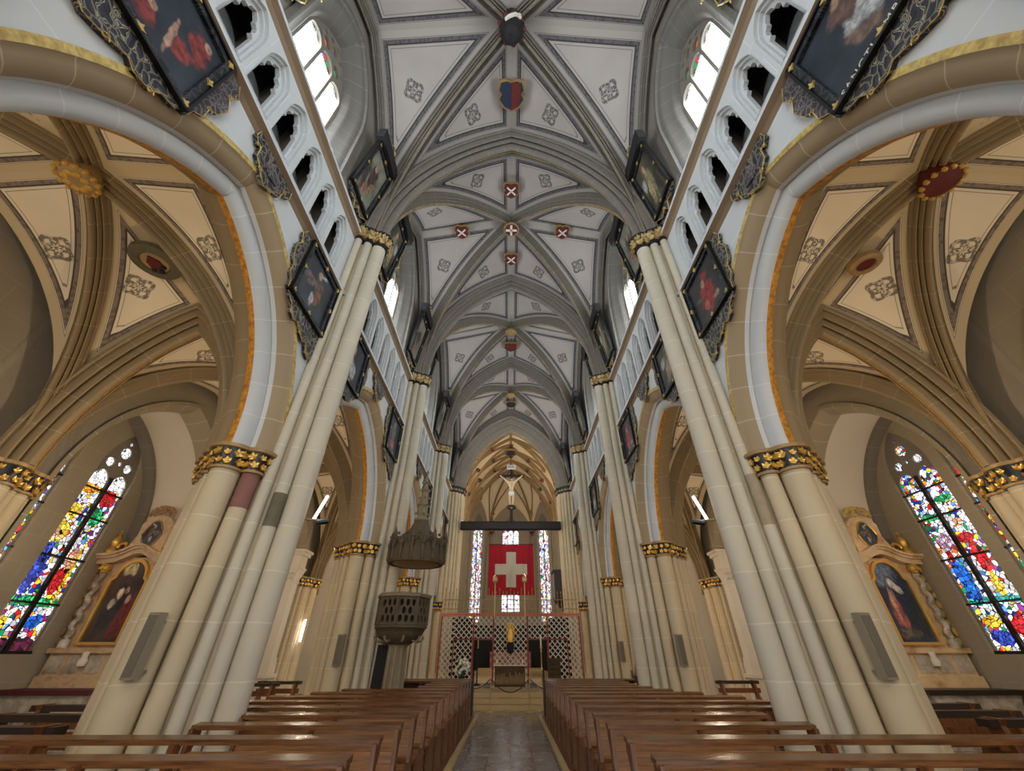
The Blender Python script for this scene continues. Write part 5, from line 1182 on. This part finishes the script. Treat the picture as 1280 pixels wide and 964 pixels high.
for s, side in ((-1, 'left'), (1, 'right')):
    x0 = 1.15 if s < 0 else 1.03
    for i in range(14):
        y = 3.80+.82*i; L = .95 if (s < 0 and i in (9, 10, 11)) else lens[i]
        lb = 'long wooden pew on the %s of the aisle, %s counted from the camera' % (side, ord_[i])
        if L not in protos:
            t = pew(0, L, lb, 'nave pews'); protos[L] = t
            t.location = (s*x0, y, .06); t.scale = (s, 1, 1)
        else: dup(protos[L], (s*x0, y, .06), lb, sx=s)
    mb = MB(); mb.box(min(s*(x0-.06), s*4.2), max(s*(x0-.06), s*4.2), 2.6, 15.6, 0, .06); struct(mb.build('trim_9%d' % (0 if s < 0 else 1), M['woodd']))
    mb = MB(); mb.box(min(s*(x0-.16), s*(x0-.06)), max(s*(x0-.16), s*(x0-.06)), 2.6, 15.7, 0, .045); struct(mb.build('trim_9%d' % (2 if s < 0 else 3), M['step']))
    t = thing('front_kneeler', 'dark wooden kneeling desk before the first pew rows on the %s, nearest the choir' % side, 'kneeling desk', (s*x0, 15.35, .06), 0, None, s)
    MB().box(0, 2.9, -.1, .1, .84, .88).build('ledge', M['woodk'], t); MB().box(0, 2.9, -.03, 0, .1, .84).build('front_board', M['woodk'], t)
    for x in (.03, 2.87): MB().prism([(-.12, 0), (-.12, .9), (-.04, 1.0), (.03, 1.12), (.08, 1.0), (.06, .9), (.12, 0)], lambda u, v, w: (w, u, v), x-.03, x+.03).build('end_panel', M['woodk'], t)
# ------------------------------------------------------------------ aisle prayer benches
def aisle_bench(W_, label, group=None, rails=2):
    t = thing('prayer_bench', label, 'bench', (0, 0, 0), 0, group)
    MB().box(-W_/2, W_/2, -.10, .08, .84, .92).build('arm_rail', M['woodk'], t)
    MB().box(-W_/2, W_/2, -.35, -.05, .42, .45).build('seat', M['woodd'], t)
    MB().box(-W_/2, W_/2, -.06, -.04, .62, .74).build('back_rail', M['woodd'], t)
    for x in (-W_/2+.15, W_/2-.15):
        MB().prism([(-.4, 0), (-.36, .40), (-.16, .55), (-.10, .86), (-.16, .93), (.12, .93), (.10, .86), (.0, .55), (.1, .3), (.34, .06), (.34, 0)], lambda u, v, w: (w, u, v), x-.035, x+.035).build('side_support', M['woodd'], t)
    return t
b0 = aisle_bench(1.7, 'low wooden prayer bench in the right aisle, second nearest the side altar', 'aisle benches'); b0.location = (6.6, 7.4, 0)
dup(b0, (6.9, 6.5, 0), 'low wooden prayer bench in the right aisle, at the picture edge'); dup(b0, (7.0, 8.4, 0), 'low wooden prayer bench in the right aisle, nearest the side altar'); dup(b0, (6.7, 5.6, 0), 'low wooden prayer bench at the right frame edge, nearest the camera')
dup(b0, (-6.3, 7.0, 0), 'low wooden prayer bench in the left aisle beside the left side altar'); dup(b0, (-6.0, 5.9, 0), 'low wooden prayer bench at the left frame edge'); dup(b0, (-6.9, 8.2, 0), 'low wooden prayer bench in the left aisle nearest the side altar')
b1 = aisle_bench(1.3, 'small reddish bench far down the right aisle below the pink lights', 'far aisle benches'); b1.location = (7.1, 15.2, 0)
dup(b1, (-7.1, 15.0, 0), 'small reddish bench far down the left aisle'); dup(b1, (-7.3, 14.0, 0), 'small reddish bench in the left aisle, in front of the pilaster')
# ------------------------------------------------------------------ column loudspeakers, spotlights
def speaker(x, y, z, s, label, rz):
    t = thing('column_loudspeaker', label, 'loudspeaker', (x, y, z), rz, 'column loudspeakers')
    MB().box(-.085, .085, -.05, .05, 0, .66).build('housing', M['grey'], t)
    MB().box(-.07, .07, -.058, -.05, .03, .63).build('grille', plain('speaker_mesh', (110, 102, 88), .8, sc=60, var=.2), t)
    MB().box(-.03, .03, .03, .14, .05, .09).box(-.02, .02, .03, .12, .55, .58).build('bracket', M['grey'], t)
for k in (1, 2, 3):
    for s, side in ((-1, 'left'), (1, 'right')):
        speaker(s*4.32, BAY*k-.80, 1.36, s, 'slim grey loudspeaker hanging on the %s %s pillar' % (('nearest', 'second', 'third')[k-1], side), s*.25)
for s, side in ((-1, 'left'), (1, 'right')):
    t = thing('spotlight', 'small white spotlight bracketed behind the nearest %s pillar' % side, 'spotlight', (s*3.42, 6.62, 3.45))
    MB().bar((s*.1, -.1, 0), (-s*.18, 0, .0), .02).build('bracket', M['boss_tan'], t)
    MB().bar((-s*.16, 0, -.04), (-s*.34, .05, .0), .045, n=8).build('driver_box', M['black'], t)
    MB().bar((-s*.1, 0, .02), (-s*.22, .02, .42), .022, n=8).build('lamp_tube', M['tube'], t)
# ------------------------------------------------------------------ side altars in the chapels
def retable(s, side, y, pm, label, hue, f=1.0):
    t = thing('side_altar', label, 'altar', (s*(9.98 if f == 1 else 10.22), y, 0), 0, None, s); t.scale = (s*f, f, f)
    body, trimm, pan = hue
    # mensa
    MB().prism([(-.98, 0), (-.98, .12), (-.86, .2), (-.80, .45), (-.92, .78), (-.98, .88), (.98, .88), (.92, .78), (.80, .45), (.86, .2), (.98, .12), (.98, 0)], lambda u, v, w: (u, w, v), -.75, -.12).build('altar_table', pan, t)
    MB().box(-1.04, 1.04, -.82, -.08, .88, .97).build('table_top', M['woodk'] if s > 0 else plain('maroon_cloth', (78, 24, 28), .8), t)
    mb = MB(); [mb.tube([(c+.2*math.cos(a)*(1-a/8), -.765, .45+.16*math.sin(a)*(1-a/8)) for a in [q*.5 for q in range(12)]], .014, 0, 4) for c in (-.4, 0, .4)]; mb.build('front_ornament', M['marbler'], t)
    MB().box(-.95, .95, -.18, .1, .97, 1.18).box(-.92, .92, -.12, .1, 1.18, 1.62).box(-.98, .98, -.2, .1, 1.62, 1.72).build('predella', body, t)
    mb = MB(); [mb.box(a, b, -.14, -.12, 1.24, 1.56) for a, b in ((-.86, -.52), (-.40, -.08), (.08, .40), (.52, .86))]; mb.build('predella_panels', M['marbleg'], t)
    mb = MB(); mb.lathe([(.08, 1.72), (.1, 1.82), (.06, 1.9), (.08, 2.0)], (0, -.2, -.35), 10); mb.build('tabernacle_figure', M['plaster'], t)
    # painting with gilded arched frame
    ow, oh = .50, 1.95
    out = [(-ow, 0), (ow, 0), (ow, 1.42), (ow*.8, 1.5)]+[(ow*.8*math.cos(PI*i/12), 1.5+.42*math.sin(PI*i/12)) for i in range(1, 12)]+[(-ow*.8, 1.5), (-ow, 1.42)]
    inn = [(a*.88, .06+b*.93) for a, b in out]
    mq = lambda u, v, w: (u, w, 1.78+v)
    gf_ = MB().plate(out, [inn[::-1]], mq, -.10, .0).build('gilded_frame', M['gold'], t)
    mb = MB(); mb.plate(inn, [], mq, -.05, None)
    for i in range(len(mb.uv)): mb.uv[i] = [((u/ow+1)/2, v/oh) for u, v in mb.uv[i]]
    mb.build('altar_painting', pm, gf_)
    MB().plate([(-.95, 1.72), (.95, 1.72), (.95, 3.75), (-.95, 3.75)], [], lambda u, v, w: (u, w, v), .0, .12).build('back_wall', body, t)
    for sg in (-1, 1):
        mb = MB(); mb.lathe([(.10, 1.72), (.10, 1.86), (.07, 1.9)], (sg*.74, -.13, 0), 12)
        P = [(sg*.74+.035*math.cos(q*.9), -.13+.035*math.sin(q*.9), 1.9+.045*q) for q in range(33)]; mb.tube(P, .062, 0, 10)
        mb.build('twisted_column', M['marbleg'], t)
        mb = MB(); mb.lathe([(.065, 3.36), (.10, 3.5), (.12, 3.56)], (sg*.74, -.13, 0), 10)
        for q in range(8): petals(mb, (sg*.74+.1*math.cos(q*.785), -.13+.1*math.sin(q*.785), 3.46), (math.cos(q*.785), math.sin(q*.785), .2), .05)
        mb.build('gilded_capital', M['gold'], t)
        mb = MB()
        for q in range(9): mb.ball((sg*(.98+.05*math.sin(q*1.7)), -.02, 1.85+.2*q), .07+.02*math.sin(q*2.3), 0, 7, 5, (1, .6, 1.3))
        mb.build('side_scrolls', trimm, t)
    mb = MB()
    for z0, z1, e in ((3.56, 3.68, 0), (3.68, 3.74, .06), (3.74, 3.80, .12)):
        mb.plate([(-1.0-e, z0)]+[(u, z0+.26*math.exp(-(u/.42)**2)) for u in [-.8+.1*i for i in range(17)]]+[(1.0+e, z0), (1.0+e, z1)]+[(u, z1+.26*math.exp(-(u/.42)**2)) for u in [.8-.1*i for i in range(17)]]+[(-1.0-e, z1)], [], lambda u, v, w: (u, w, v), -.2-e, .1)
    mb.build('curved_cornice', body, t)
    # attic with upper picture and crest
    MB().plate([(-.62, 3.8), (.62, 3.8), (.5, 4.05), (.40, 4.3), (.42, 4.62), (.3, 4.78), (0, 4.88), (-.3, 4.78), (-.42, 4.62), (-.40, 4.3), (-.5, 4.05)], [], lambda u, v, w: (u, w, v), -.08, .1).build('attic', body, t)
    ot = [(.22*math.cos(2*PI*i/16)*(1+.1*math.cos(4*2*PI*i/16)), 4.34+.34*math.sin(2*PI*i/16)) for i in range(16)]
    mb = MB(); mb.plate(ot, [], lambda u, v, w: (u, w, v), -.10, None)
    for i in range(len(mb.uv)): mb.uv[i] = [(u/.5+.5, (v-4.0)/.7) for u, v in mb.uv[i]]
    mb.build('attic_painting', P_['c'], t)
    mb = MB(); mb.tube([(a*1.06, -.10, (b-4.34)*1.06+4.34) for a, b in ot+ot[:1]], .022, 0, 6); mb.build('attic_frame', M['gold'] if s > 0 else trimm, t)
    mb = MB(); rnd = random.Random(4+s)
    for i in range(26): a = PI*i/25; mb.ball((.34*math.cos(a), -.08, 4.86+.22*math.sin(a)), rnd.uniform(.04, .07), 0, 6, 4)
    for i in range(12): mb.ball((rnd.uniform(-.25, .25), -.1, 4.86+rnd.uniform(0, .2)), .06, 0, 6, 4)
    mb.build('crest', M['gpale'] if s > 0 else trimm, t)
    for sg in (-1, 1):
        mb = MB(); mb.lathe([(.12, 3.82), (.14, 3.9), (.07, 4.0), (.12, 4.12), (.09, 4.22), (.02, 4.3), (.05, 4.36), (.001, 4.44)], (sg*.86, -.1, 0), 10)
        mb.tube([(sg*(.62+.12*math.cos(q*.5)), -.1, 3.98+.12*math.sin(q*.5)) for q in range(9)], .04, 0, 6); mb.build('gilded_urn', M['gold'], t)
    return t
hL = (M['marble'], plain('tan_ornament', (150, 118, 84), .6, var=.3, sc=10), M['marbleg']); hR = (marble('pink_cream_marble', (168, 122, 84), (214, 182, 134), (226, 200, 156)), M['gpale'], M['marbleg'])
retable(-1, 'left', 11.28, P_['altarL'], 'tall marble side altar with dark painting, left of the nearest left pillar', hL)
retable(1, 'right', 11.28, P_['altarR'], 'tall marble side altar with painting of a pink-robed figure, right of the nearest right pillar', hR)
retable(1, 'right', 17.80, P_['h'], 'gold-framed side altar seen past the nearest right pillar', hR, .74)
retable(-1, 'left', 17.80, P_['g'], 'pale side altar seen past the nearest left pillar', hL, .74)
t = thing('aisle_end_altar', 'dark column altar with grey statue at the far end of the right aisle', 'altar', (7.6, 24.6, 0))
MB().box(-1.1, 1.1, -.4, .6, 0, 1.2).build('base', M['marbler'], t)
for x in (-.9, -.5, .5, .9): MB().lathe([(.1, 1.2), (.09, 3.6)], (x, 0, 0), 12).build('column', M['boss_dark'], t)
MB().box(-1.15, 1.15, -.25, .5, 3.6, 3.75).box(-1.05, 1.05, -.15, .5, 3.75, 4.0).box(-1.2, 1.2, -.3, .5, 4.0, 4.12).build('entablature', M['marbleg'], t)
mb = MB(); [mb.ball((rnd.uniform(-.8, .8), 0, 4.3+rnd.uniform(0, .9)), rnd.uniform(.12, .24), 0, 8, 6) for _ in range(14)]; mb.build('sculpture_group', M['marbleg'], t)
MB().box(-.4, .4, .1, .5, 1.2, 3.6).build('niche_painting', P_['e'], t)
t = thing('aisle_end_painting', 'large dark painting in a purple-grey surround at the far end of the left aisle', 'painting', (-7.4, 24.9, 1.6))
MB().box(-1.3, 1.3, 0, .15, 0, 3.6).build('surround', M['marbler'], t)
mb = MB(); mb.grid(lambda a, b: (-1.05+2.1*a, -.02, .25+3.1*b), 1, 1); mb.build('canvas', P_['altarL'], t)
mb = MB(); [mb.ball((-1.0+.12*i, -.03, 3.7+.25*math.sin(i*.6)), .12, 0, 7, 5) for i in range(17)]; mb.build('crest', M['carvedl'], t)
t = thing('candle_bank', 'bank of small pink and white votive lights at the far end of the right aisle', 'votive candles', (7.2, 19.5, .0))
MB().box(-.6, .6, -.15, .15, 0, .75).build('stand', M['boss_dark'], t)
pk = NT('votive_glow').fin(lin((230, 90, 140)), .4, emit=lin((255, 90, 150)), es=1.6)
for i in range(14): MB().lathe([(.03, 0), (.036, .09), (.02, .09)], (-.5+.165*(i % 7), -.08+.14*(i//7), .75+.06*(i//7)), 8).build('votive_glass', pk, t)
t = thing('poor_box', 'pale stone holy water font with carved foot by the third right pillar', 'font', (3.55, 12.95, 0))
t.location = (3.73, 13.55, 0)
MB().lathe([(.22, 0), (.2, .1), (.1, .25), (.09, .75), (.2, .9), (.26, 1.02), (.27, 1.1)], (0, 0, 0), 8).build('foot', M['carved'], t)
MB().hexa([(-.2,-.2,1.1),(.2,-.2,1.1),(.2,.2,1.1),(-.2,.2,1.1),(-.04,-.04,1.75),(.04,-.04,1.75),(.04,.04,1.75),(-.04,.04,1.75)]).build('pyramid_cover', M['boss_tan'], t)
t.name = 'stone_font'
